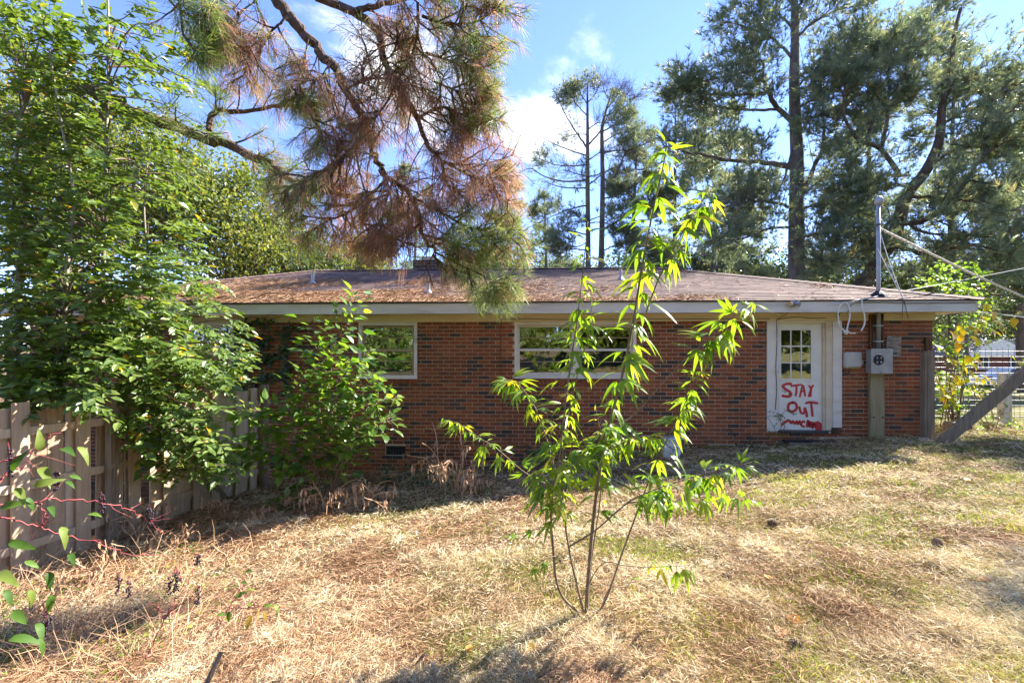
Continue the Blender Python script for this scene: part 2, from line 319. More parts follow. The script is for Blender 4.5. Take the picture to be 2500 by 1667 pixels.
def shinglemat():
    m, N, L = newmat('asphalt_shingle')
    out = N.new('ShaderNodeOutputMaterial'); b = N.new('ShaderNodeBsdfPrincipled'); at = N.new('ShaderNodeAttribute'); at.attribute_name = 'rnd'
    r = ramp(N, [(0.0, (0.085, 0.055, 0.05)), (0.5, (0.135, 0.085, 0.072)), (1.0, (0.19, 0.125, 0.10))]); L.new(at.outputs['Fac'], r.inputs[0])
    ge = N.new('ShaderNodeNewGeometry'); n = N.new('ShaderNodeTexNoise'); n.inputs['Scale'].default_value = 1.3; n.inputs['Detail'].default_value = 7; L.new(ge.outputs['Position'], n.inputs['Vector'])
    n2 = N.new('ShaderNodeTexNoise'); n2.inputs['Scale'].default_value = 150; L.new(ge.outputs['Position'], n2.inputs['Vector'])
    mr = N.new('ShaderNodeMapRange'); mr.inputs['To Min'].default_value = 0.55; mr.inputs['To Max'].default_value = 1.45; L.new(n.outputs[0], mr.inputs['Value'])
    m2 = N.new('ShaderNodeMapRange'); m2.inputs['To Min'].default_value = 0.6; m2.inputs['To Max'].default_value = 1.4; L.new(n2.outputs[0], m2.inputs['Value'])
    mm = N.new('ShaderNodeMath'); mm.operation = 'MULTIPLY'; L.new(mr.outputs[0], mm.inputs[0]); L.new(m2.outputs[0], mm.inputs[1])
    hs = N.new('ShaderNodeHueSaturation'); L.new(r.outputs[0], hs.inputs['Color']); L.new(mm.outputs[0], hs.inputs['Value'])
    L.new(hs.outputs[0], b.inputs['Base Color']); b.inputs['Roughness'].default_value = 0.9; b.inputs['Specular IOR Level'].default_value = 0.3
    L.new(b.outputs[0], out.inputs[0]); return m
M['shingle'] = shinglemat()

# ------------------------------------------------------------------ the house
ZFR = E + 0.487                              # top of the brick
ZSO = E + 0.605                              # soffit
ZEV = E + 0.765                              # top of the fascia
XR = on_y(2276, 900, YW)[0]                  # right end of the brick wall
XL = -9.35
OV = 0.37
def xw(px): return float(on_y(px, 900, YW)[0])
def zw(py, px=1500): return float(on_y(px, py, YW)[2])
WIN = {'bathroom': (xw(876), xw(1019), zw(923.5, 950)), 'double': (xw(1256), xw(1553), zw(923, 1400)), 'hidden': (xw(452), xw(572), zw(912, 520))}
DOOR = (xw(1871), xw(2052), zw(1052, 1950))
house = empty('brick_house', (xw(1500), YW, 0), 'single storey red brick house with brown shingle hip roof and white fascia', 'house')
def build_wall():
    zb = E - 2.75
    ops = [(a, b, c, ZFR) for a, b, c in WIN.values()] + [(DOOR[0], DOOR[1], DOOR[2], ZFR)]
    VENT = (xw(941), xw(990), zw(1111, 960), zw(1088, 960)); ops.append(VENT)
    xs = sorted({XL, XR, *[o[0] for o in ops], *[o[1] for o in ops]}); zs = sorted({zb, ZFR, *[o[2] for o in ops], *[o[3] for o in ops]})
    mb = MB()
    inside = lambda x, z: any(o[0] < x < o[1] and o[2] < z < o[3] for o in ops)
    for x0, x1 in zip(xs, xs[1:]):
        for z0, z1 in zip(zs, zs[1:]):
            if not inside((x0 + x1) / 2, (z0 + z1) / 2): mb.add([(x0, YW, z0), (x1, YW, z0), (x1, YW, z1), (x0, YW, z1)], [(0, 1, 2, 3)])
    for x0, x1, z0, z1 in ops:                       # reveals
        d = 0.16
        mb.add([(x0, YW, z0), (x0, YW + d, z0), (x0, YW + d, z1), (x0, YW, z1)], [(0, 1, 2, 3)])
        mb.add([(x1, YW, z0), (x1, YW + d, z0), (x1, YW + d, z1), (x1, YW, z1)], [(0, 1, 2, 3)])
        mb.add([(x0, YW, z0), (x1, YW, z0), (x1, YW + d, z0), (x0, YW + d, z0)], [(0, 1, 2, 3)])
    yb = YW + 7.9
    for P in ([(XR, YW), (XR, yb)], [(XR, yb), (XL, yb)], [(XL, yb), (XL, YW)]):
        (a, b), (c, d) = P
        mb.add([(a, b, zb), (c, d, zb), (c, d, ZFR), (a, b, ZFR)], [(0, 1, 2, 3)])
    wall = mb.build('wall', M['mortar'], house)
    rng = np.random.default_rng(5)
    pw, ph, bw, bh = 0.2035, 0.0677, 0.1935, 0.0577
    # brick templates: shared meshes, each with its own fired colour
    vals = [0.03, 0.08, 0.11, 0.22, 0.35, 0.45, 0.55, 0.62, 0.7, 0.8, 0.92]
    wts = np.array([0.7, 0.9, 1.1, 1.9, 2.0, 2, 2, 2, 2, 1.6, 0.9]); wts /= wts.sum()
    def bvert(x0, x1, z0, z1, pr):
        c = 0.0025; y0 = YW - pr
        return np.array([(x0, YW + 0.01, z0), (x1, YW + 0.01, z0), (x1, YW + 0.01, z1), (x0, YW + 0.01, z1),
                         (x0, y0 + c, z0), (x1, y0 + c, z0), (x1, y0 + c, z1), (x0, y0 + c, z1),
                         (x0 + c, y0, z0 + c), (x1 - c, y0, z0 + c), (x1 - c, y0, z1 - c), (x0 + c, y0, z1 - c)])
    bf = np.array([(0, 1, 5, 4), (1, 2, 6, 5), (2, 3, 7, 6), (3, 0, 4, 7), (4, 5, 9, 8), (5, 6, 10, 9), (6, 7, 11, 10), (7, 4, 8, 11), (8, 9, 10, 11)])
    bricks = []
    nrow = int((ZFR - zb) / ph)
    for r in range(nrow):
        z0 = ZFR - 0.004 - (r + 1) * ph + (ph - bh) / 2; z1 = z0 + bh; zc = (z0 + z1) / 2
        off = -pw / 2 if r % 2 else 0.0
        cuts = sorted([(o[0], o[1]) for o in ops if o[2] - 0.02 < zc < o[3] + 0.02] + [(a, b) for a, b, c in list(WIN.values())[:2] if c - 0.09 < zc < c])
        segs = []; s = XL
        for a, b in cuts: segs.append((s, a)); s = b
        segs.append((s, XR))
        for a, b in segs:
            k0 = math.floor((a - XL - off) / pw) - 1; x = XL + off + k0 * pw
            while x < b:
                p, q = max(x, a + 0.002), min(x + bw, b - 0.001); x += pw
                if q - p > 0.03: bricks.append((p, q, z0, z1))
    # rowlock sills
    sill = []
    for a, b, c in list(WIN.values())[:2]:
        n = int((b - a + 0.06) / 0.0677); x = a - 0.03
        for k in range(n): sill.append((x + 0.005, x + 0.0627, c - 0.092, c - 0.008)); x += 0.0677
    vis = lambda br: br[2] > float(ground((br[0] + br[1]) / 2, YW)) - 0.02
    full = [i for i, br in enumerate(bricks) if vis(br) and abs(br[1] - br[0] - bw) < 0.004 and br[0] > 2.45 and (br[0] > DOOR[1] or br[1] < DOOR[0])]
    full.sort(key=lambda i: -bricks[i][0]); single = set(full[:300])
    tmpl = [mesh('brick', bvert(0, bw, 0, bh, 0.009) - np.array((0, YW, 0)), tri(bf), M['brick'], np.full(18, v)) for v in vals]
    mbk = MB()
    for i, br in enumerate(bricks):
        k = int(rng.choice(len(vals), p=wts)); pr = 0.009 + rng.uniform(-0.002, 0.002)
        if i in single:
            o = bpy.data.objects.new('brick', tmpl[k]); COL.objects.link(o); o.parent = wall
            o.location = (br[0], YW + rng.uniform(-0.002, 0.002), br[2])
        elif vis(br):
            mbk.add(bvert(*br, pr), bf, vals[k] + rng.uniform(-0.02, 0.02))
    o = mbk.build('bricks', M['brick'], wall); o['kind'] = 'stuff'
    msk = MB()
    for br in sill: msk.add(bvert(*br, 0.022), bf, float(rng.choice([0.3, 0.5, 0.6, 0.75])))
    o = msk.build('sill_bricks', M['brick'], wall); o['kind'] = 'stuff'
    # crawl space vent
    x0, x1, z0, z1 = VENT
    v = MB().box(x0, x1, YW + 0.05, YW + 0.06, z0, z1).build('vent_backing', M['black'], house)
    f = MB(); 
    for k in range(7): xx = x0 + (x1 - x0) * (k + 0.5) / 7; f.box(xx - 0.004, xx + 0.004, YW + 0.02, YW + 0.03, z0, z1)
    for k in range(3): zz = z0 + (z1 - z0) * (k + 0.5) / 3; f.box(x0, x1, YW + 0.012, YW + 0.018, zz - 0.004, zz + 0.004)
    f.box(x0 - 0.01, x1 + 0.02, YW - 0.015, YW + 0.03, z0 - 0.03, z0 - 0.002)
    f.build('vent_grille', M['darkmetal'], house)
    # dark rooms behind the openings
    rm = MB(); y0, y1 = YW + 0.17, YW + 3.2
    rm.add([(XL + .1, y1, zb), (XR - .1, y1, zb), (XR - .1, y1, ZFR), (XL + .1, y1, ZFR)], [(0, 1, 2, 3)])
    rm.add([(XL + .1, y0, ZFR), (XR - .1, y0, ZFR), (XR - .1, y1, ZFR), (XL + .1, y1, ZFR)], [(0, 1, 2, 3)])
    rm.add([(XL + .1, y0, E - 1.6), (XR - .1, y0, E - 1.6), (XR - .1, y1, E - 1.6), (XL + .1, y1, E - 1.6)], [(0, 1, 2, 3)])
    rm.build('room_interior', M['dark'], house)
build_wall()

def build_trim():
    # frieze, soffit, fascia
    for a, b in ((XL - 0.02, 0.9), (0.905, XR + 0.025)):
        MB().box(a, b, YW - 0.028, YW - 0.003, ZFR - 0.012, ZSO).build('frieze_board', M['cream'], house)
    yb = YW + 7.9
    MB().box(XL - OV + .012, XR + OV - .012, YF + 0.012, YW + 0.1, ZSO, ZSO + 0.012).box(XR - 0.05, XR + OV - .012, YW + 0.101, yb + OV, ZSO, ZSO + 0.012).box(XL - OV + .012, XL + .05, YW + 0.101, yb + OV, ZSO, ZSO + 0.012).build('soffit', M['cream'], house)
    xj = float(on_y(1676, 750, YF)[0])
    xj2 = float(on_y(784, 750, YF)[0])
    for a, b in ((XL - OV, xj2 - .002), (xj2 + .001, xj - 0.002), (xj + 0.002, XR + OV)):
        MB().box(a, b, YF - 0.012 + (0.004 if a == xj + .002 else 0), YF + 0.012, ZSO - 0.012, ZEV).build('fascia_board', M['fascia'], house)
    MB().box(XR + OV - 0.012, XR + OV + 0.012, YF + 0.014, yb + OV, ZSO - 0.012, ZEV).build('fascia_board', M['fascia'], house)
    MB().box(XL - OV - 0.012, XL - OV + 0.012, YF + 0.014, yb + OV, ZSO - 0.012, ZEV).build('fascia_board', M['fascia'], house)
    MB().box(XL - OV, XR + OV + .01, YF - 0.02, YF + 0.02, ZEV + 0.0, ZEV + 0.012).build('drip_edge', M['darkmetal'], house)
build_trim()

# roof: four slopes, every course of shingles a real step
RX0, RX1, RY0 = XL - OV - 0.03, XR + OV + 0.03, YF - 0.035
HS = 4.0; RISE = 1.24; RY1 = RY0 + 2 * HS
ZR0 = ZEV + 0.014
roof = None
def roof_z(x, y):
    d = min(x - RX0, RX1 - x, y - RY0, RY1 - y)
    return ZR0 + RISE / HS * d
def build_roof():
    global roof
    base = MB()
    a, b, c, d = (RX0, RY0), (RX1, RY0), (RX1, RY1), (RX0, RY1); r0, r1 = (RX0 + HS, RY0 + HS), (RX1 - HS, RY0 + HS)
    zt = ZR0 + RISE
    V = [(*a, ZR0), (*b, ZR0), (*c, ZR0), (*d, ZR0), (*r0, zt), (*r1, zt)]
    base.add(V, [(0, 1, 5), (0, 5, 4), (1, 2, 5), (2, 3, 4), (2, 4, 5), (3, 0, 4)])
    roof = base.build('roof', M['shingle'], house)
    rng = np.random.default_rng(11)
    mb = MB(); ex = 0.128; n = int(HS / ex)
    s = RISE / HS
    def course(side):
        for k in range(n + 1):
            d0 = k * ex; d1 = min(HS, d0 + ex + 0.012)
            if d0 >= HS - 0.02: break
            th = 0.011
            L0, L1 = (RX0, RX1) if side in 'fb' else (RY0, RY1)
            A, B = L0 + d0, L1 - d0
            tw = 0.305 if side == 'f' else 1.2
            x = A - rng.uniform(0, tw)
            if side == 'f' and k == 0: x = A - 0.1
            while x < B:
                p, q = max(x, A), min(x + tw - 0.006, B); x += tw
                if q - p < 0.01: continue
                # upper corners pulled in along the hips
                pu = max(p, L0 + d1); qu = min(q, L1 - d1)
                if qu <= pu: pu = qu = (p + q) / 2
                z0 = ZR0 + s * d0 + th; z1 = ZR0 + s * d1 + 0.003; zb = ZR0 + s * d0 + 0.001
                if side == 'f': mk = lambda u, dd, z: (u, RY0 + dd, z)
                elif side == 'b': mk = lambda u, dd, z: (u, RY1 - dd, z)
                elif side == 'l': mk = lambda u, dd, z: (RX0 + dd, u, z)
                else: mk = lambda u, dd, z: (RX1 - dd, u, z)
                ln = rng.uniform(-0.008, 0.004)
                mb.add([mk(p, d0 + ln, zb), mk(q, d0 + ln, zb), mk(q, d0 + ln, z0 + rng.uniform(0, .004)), mk(p, d0 + ln, z0), mk(qu, d1, z1), mk(pu, d1, z1)], [(0, 1, 2, 3), (3, 2, 4, 5)], float(np.clip(rng.normal(0.5, 0.22), 0, 1)))
    for sd in 'frlb': course(sd)
    o = mb.build('shingles', M['shingle'], roof); o['kind'] = 'stuff'
    cap = MB()
    for P0, P1 in (((RX1 - HS, RY0 + HS, zt), (RX1, RY0, ZR0)), ((RX0 + HS, RY0 + HS, zt), (RX0, RY0, ZR0)), ((RX0 + HS, RY0 + HS, zt), (RX1 - HS, RY0 + HS, zt))):
        P0, P1 = np.array(P0), np.array(P1); m = int(np.linalg.norm(P1 - P0) / 0.15); dv = nrm(P1 - P0); sd = nrm(np.cross(dv, (0, 0, 1)))
        for i in range(m):
            p = P0 + (P1 - P0) * (i / m); q = P0 + (P1 - P0) * ((i + 1.25) / m)
            r = 0.03; up = np.array((0, 0, 1))
            cap.add([p + up * .03, p + sd * .14 + up * -.012, q + sd * .14 + up * -.004, q + up * .04, p - sd * .14 - up * .012, q - sd * .14 - up * .004], [(0, 1, 2, 3), (4, 0, 3, 5)], float(np.clip(rng.normal(0.45, 0.2), 0, 1)))
    o = cap.build('ridge_cap', M['shingle'], roof); o['kind'] = 'stuff'
    for px, py, hh in ((764, 692, 0.26), (1046, 714, 0.17), (1515, 682, 0.22)):
        # where the ray meets the front slope
        for Z in np.linspace(7.4, 12, 600):
            p = W(px, py, Z)
            if p[1] > RY0 and p[2] <= ZR0 + RISE / HS * (p[1] - RY0) + 0.012: break
        pv = MB(); pv.tube([p - (0, 0, .1), p + (0, 0, hh)], 0.034, 12); pv.tube([p + (0, 0, -.02), p + (0, 0, .05)], [0.09, 0.04], 12)
        o = pv.build('vent_pipe', M['metal'], roof, smooth=False)
    # chimney
    c = W(1047, 660, 12.3); rng = np.random.default_rng(3)
    ch = MB(); x0, x1 = c[0] - .35, c[0] + .35; y0, y1 = c[1] - .3, c[1] + .4; zc0 = zt - .4; zc1 = E + (HOR - 634) / F * 12.0
    ch.box(x0 + .01, x1 - .01, y0 + .01, y1 - .01, zc0, zc1 - .01)
    ob = ch.build('chimney', M['mortar'], roof)
    cb = MB(); z = zc1 - 0.068; r = 0
    while z > zt - .2:
        x = x0 - (0.1 if r % 2 else 0)
        while x < x1:
            p, q = max(x, x0), min(x + .193, x1); x += .2035
            if q - p > .03: cb.box(p, q, y0, y0 + .05, z + .005, z + .063, float(rng.choice([.05, .1, .14, .2])))
        cb.box(x0, x0 + .05, y0 + .051, y1, z + .005, z + .063, .1); cb.box(x1 - .05, x1, y0 + .051, y1, z + .005, z + .063, .1)
        z -= .0677; r += 1
    o = cb.build('chimney_bricks', M['brick'], roof); o['kind'] = 'stuff'
    fl = MB(); fl.box(c[0] - .16, c[0] + .16, c[1] - .12, c[1] + .2, zc1, zc1 + .12)
    o = fl.build('chimney_flue', M['terracotta'], roof)
build_roof()

def pane(x0, x1, z0, z1, y, parent, tilt=0.0):
    V = [(x0, y, z0), (x1, y, z0), (x1, y + tilt, z1), (x0, y + tilt, z1), (x0, y + .004, z0), (x1, y + .004, z0), (x1, y + .004 + tilt, z1), (x0, y + .004 + tilt, z1)]
    return link('pane', mesh('pane', V, [(0, 1, 2, 3), (5, 4, 7, 6), (4, 0, 3, 7), (1, 5, 6, 2), (4, 5, 1, 0), (3, 2, 6, 7)], M['glass']), parent)
def frame_box(mb, x0, x1, z0, z1, w, y0, y1, wb=None):
    wb = w if wb is None else wb
    mb.box(x0, x0 + w, y0, y1, z0, z1); mb.box(x1 - w, x1, y0, y1, z0, z1)
    mb.box(x0 + w, x1 - w, y0 + .001, y1 - .001, z0, z0 + wb); mb.box(x0 + w, x1 - w, y0 + .001, y1 - .001, z1 - w, z1)
def build_window(key, halves, sash_mat):
    x0, x1, z0 = WIN[key]; z1 = ZFR - 0.013
    w = link('window', mesh('window', [(x0, YW + .17, z0), (x1, YW + .17, z0), (x1, YW + .172, z0)], [(0, 1, 2)], M['dark']), house)
    f = MB(); frame_box(f, x0 + .001, x1 - .001, z0 + .001, z1, 0.055, YW - 0.02, YW + 0.08)
    f.box(x0 - 0.005, x1 + 0.005, YW - 0.045, YW - .021, z0 - .006, z0 + 0.02)
    kids = []
    inner0, inner1 = x0 + .056, x1 - .056; wd = (inner1 - inner0)
    spans = [(inner0, inner1)] if halves == 1 else [(inner0, inner0 + wd / 2 - .055), (inner0 + wd / 2 + .055, inner1)]
    if halves == 2: f.box(spans[0][1], spans[1][0], YW - 0.012, YW + .075, z0 + .057, z1 - .057)
    o = f.build('window_frame', M['white'], w)
    for k, (a, b) in enumerate(spans):
        zm = (z0 + z1) / 2 + .005
        s = MB(); frame_box(s, a + .001, b - .001, zm - .012, z1 - .057, 0.032, YW + .045, YW + .075)
        frame_box(s, a + .001, b - .001, z0 + .057, zm + .012, 0.036, YW + .012, YW + .043, wb=.06 if halves == 1 else .04)
        for (p, q, yy) in ((zm + .02, z1 - .089, YW + .058), (z0 + .117 if halves == 1 else z0 + .097, zm - .024, YW + .026)):
            MB().box(a + .034, b - .034, yy - .009, yy + .009, (p + q) / 2 - .007, (p + q) / 2 + .007).build('muntin', M['tan'], w)
        s.build('sash', sash_mat, w)
        pane(a + .03, b - .03, zm, z1 - .085, YW + .06, w, 0.004); pane(a + .034, b - .034, z0 + .09, zm - .01, YW + .03, w, -.003)
build_window('bathroom', 1, M['tan']); build_window('double', 2, M['white']); build_window('hidden', 1, M['white'])

def paintmat():
    m, N, L = newmat('red_spray_paint')
    out = N.new('ShaderNodeOutputMaterial'); b = N.new('ShaderNodeBsdfPrincipled'); t = N.new('ShaderNodeBsdfTransparent'); mx = N.new('ShaderNodeMixShader')
    uv = N.new('ShaderNodeUVMap'); sp = N.new('ShaderNodeSeparateXYZ'); L.new(uv.outputs[0], sp.inputs[0])
    ge = N.new('ShaderNodeNewGeometry'); n = N.new('ShaderNodeTexNoise'); n.inputs['Scale'].default_value = 130; n.inputs['Detail'].default_value = 5; L.new(ge.outputs['Position'], n.inputs['Vector'])
    ad = N.new('ShaderNodeMath'); ad.operation = 'MULTIPLY_ADD'; ad.inputs[1].default_value = 0.55; L.new(n.outputs[0], ad.inputs[0]); L.new(sp.outputs[1], ad.inputs[2])
    mr = N.new('ShaderNodeMapRange'); mr.interpolation_type = 'SMOOTHSTEP'; mr.inputs['From Min'].default_value = 0.62; mr.inputs['From Max'].default_value = 1.3; mr.inputs['To Min'].default_value = 1.0; mr.inputs['To Max'].default_value = 0.0; L.new(ad.outputs[0], mr.inputs['Value'])
    b.inputs['Base Color'].default_value = (0.52, 0.02, 0.02, 1); b.inputs['Roughness'].default_value = 0.5
    L.new(mr.outputs[0], mx.inputs[0]); L.new(t.outputs[0], mx.inputs[1]); L.new(b.outputs[0], mx.inputs[2]); L.new(mx.outputs[0], out.inputs[0]); return m
def build_door():
    x0, x1, zb = DOOR; z1 = ZFR - 0.013
    yd = YW + 0.055
    # trim boards and jambs
    xa, xb = on_y(1899, 900, yd)[0], on_y(2006, 900, yd)[0]
    d = MB().box(xa, xb, yd, yd + .04, zb + .012, z1 - .03)
    door = d.build('door', M['doorwhite'], house)
    t = MB(); t.box(x0, xw(1893), YW - .022, YW + .09, zb, z1).build('door_trim', M['white'], house)
    rj = MB(); rj.box(xb + .004, xb + .035, YW + .02, YW + .12, zb, z1 - .0301); rj.box(xb + .036, xw(2031), YW - .004, YW + .1, zb + .02, z1 - .0301)
    rj.build('door_jamb', M['cream'], house)
    MB().box(xw(2031) + .002, xw(2053), YW - .026, YW + .09, zb + .07, z1).build('door_trim', M['white'], house)
    MB().box(xw(2029), xw(2051), YW - .016, YW + .08, zb - .04, zb + .069).build('rotted_trim_end', M['rot'], house)
    lj = MB(); lj.box(xw(1893) + .001, xa - .004, YW - .002, YW + .1, zb, z1 - .0301); lj.box(xw(1893) + .001, xw(2031), YW - .006, YW + .09, z1 - .03, z1); lj.build('door_jamb', M['white'], house)
    MB().box(xa - .03, xb + .05, YW - .05, YW + .12, zb - .03, zb + .011).build('door_sill', M['darkmetal'], house)
    # glazed light: raised rim, nine panes, bars
    gx = lambda px: on_y(px, 900, yd)[0]; gz = lambda py: on_y(1940, py, yd)[2]
    cols = [(357, 432), (441, 517), (526, 600)]; rows = [(290, 415), (425, 550), (560, 685)]
    cx = [(gx(1800 + a / 3.36), gx(1800 + b / 3.36)) for a, b in cols]; rz = [(gz(720 + b / 3.36), gz(720 + a / 3.36)) for a, b in rows]
    rim = MB(); X0, X1, Z0, Z1 = cx[0][0] - .03, cx[2][1] + .03, rz[2][0] - .03, rz[0][1] + .03
    frame_box(rim, X0, X1, Z0, Z1, .028, yd - .014, yd - .001); o = rim.build('glazing_rim', M['doorwhite'], door)
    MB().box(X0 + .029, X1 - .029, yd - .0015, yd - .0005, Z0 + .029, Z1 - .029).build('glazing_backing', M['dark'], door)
    for i in range(2):
        o = MB().box(cx[i][1] - .001, cx[i + 1][0] + .001, yd - .012, yd - .002, Z0 + .029, Z1 - .029).build('glazing_bar', M['doorwhite'], door)
    for i in range(2):
        for k in range(3):
            o = MB().box(cx[k][0], cx[k][1], yd - .011, yd - .002, rz[i + 1][1], rz[i][0]).build('glazing_bar', M['doorwhite'], door)
    rng = np.random.default_rng(2)
    for a, b in cx:
        for c, e in rz:
            tl = rng.uniform(-.004, .004)
            o = pane(a - .001, b + .001, c - .001, e + .001, yd - .0075, door, 0)
    for py in (915, 937):
        o = MB().box(xa - .012, xa + .008, yd - .008, yd + .001, gz(py + 5), gz(py - 5)).build('hinge', M['terracotta'], door)
    # sprayed lettering (a flat film 1 mm proud of the door)
    pm = paintmat()
    S = [  # strokes in a 3.36x enlargement of the photograph from (1800, 720)
        ([(445, 730), (410, 728), (382, 738), (374, 752), (392, 770), (424, 790), (440, 812), (428, 830), (400, 832), (368, 826)], 15),
        ([(440, 748), (480, 740), (528, 735)], 11), ([(484, 742), (484, 790), (478, 826)], 12),
        ([(512, 836), (522, 790), (538, 742), (552, 800), (556, 828)], 11), ([(520, 792), (556, 786)], 9),
        ([(588, 742), (604, 772), (600, 832)], 11), ([(622, 738), (604, 772), (584, 834)], 11),
        ([(452, 882), (425, 892), (416, 920), (424, 948), (452, 954), (480, 940), (487, 912), (474, 886), (448, 880)], 15),
        ([(508, 916), (516, 950), (528, 968), (548, 964), (552, 924)], 13), ([(552, 924), (566, 960), (570, 998)], 14),
        ([(560, 886), (600, 878), (660, 886)], 14), ([(604, 884), (610, 930), (616, 992)], 14),
        ([(366, 1062), (392, 1042), (424, 1030), (440, 1048), (456, 1036), (470, 1052), (486, 1040)], 15),
        ([(486, 1030), (496, 1056), (512, 1034), (524, 1066), (548, 1080)], 13), ([(524, 1054), (540, 1034), (552, 1044)], 12),
        ([(570, 1080), (580, 1030), (592, 1076), (604, 1038)], 15), ([(604, 1040), (616, 1084), (630, 1046), (648, 1090)], 17),
        ([(650, 1040), (676, 1058), (676, 1096), (656, 1100), (652, 1060)], 18),
    ]
    V = []; Fc = []; UV = []; nb = 0; yy = yd - .0012
    for k, (pts, wpx) in enumerate(S):
        P = spline([(gx(1800 + a / 3.36), gz(720 + b / 3.36)) for a, b in pts], 8 * len(pts))
        T = nrm(np.gradient(P, axis=0)); Nn = np.stack([-T[:, 1], T[:, 0]], -1); w = wpx / 3.36 / 141 * .92
        P = np.vstack([P[:1] - T[:1] * w * .5, P, P[-1:] + T[-1:] * w * .5]); Nn = np.vstack([Nn[:1], Nn, Nn[-1:]]); m = len(P)
        prof = np.array([-1, -.5, 0, .5, 1.0]); edge = np.array([1, .45, .2, .45, 1.0])
        for i in range(m):
            end = 1.0 if i in (0, m - 1) else 0.0
            for q, e in zip(prof, edge):
                V.append((P[i, 0] + Nn[i, 0] * w * q * (.6 if end else 1), yy - .00012 * k, P[i, 1] + Nn[i, 1] * w * q * (.6 if end else 1))); UV.append((0, max(e, end)))
        for i in range(m - 1):
            for q in range(4): Fc.append((nb + i * 5 + q, nb + i * 5 + q + 1, nb + i * 5 + 6 + q, nb + i * 5 + 5 + q))
        nb += m * 5
    o = link('spray_paint_lettering', mesh('lettering', np.array(V), np.array(Fc), pm, uv=np.array(UV)), door)
    o['label'] = 'red sprayed words STAY OUT on the white door'
build_door()
# ------------------------------------------------------------------ things fixed to the house
def zx(a, b, y, ox=1800, oy=720, s=3.36):
    """point at world y of a pixel in an enlargement (origin ox, oy; scale s) of the photograph"""
    return on_y(ox + a / s, oy + b / s, y)
def rbox(mb, x0, x1, y0, y1, z0, z1, c, r=.5):
    """box with chamfered vertical-plane edges towards the viewer (front at y0)"""
    V = []
    for y, q in ((y1, 0), (y0 + c, 0), (y0, c)):
        x_0, x_1, z_0, z_1 = x0 + q, x1 - q, z0 + q, z1 - q; k = c
        V += [(x_0 + k, y, z_0), (x_1 - k, y, z_0), (x_1, y, z_0 + k), (x_1, y, z_1 - k), (x_1 - k, y, z_1), (x_0 + k, y, z_1), (x_0, y, z_1 - k), (x_0, y, z_0 + k)]
    Fc = []
    for l in (0, 8):
        for i in range(8): Fc.append((l + i, l + (i + 1) % 8, l + 8 + (i + 1) % 8, l + 8 + i))
    mb.add(V, Fc, r)
    mb.add(V[16:], [(0, 1, 2, 3), (0, 3, 4, 7), (4, 5, 6, 7)], r)
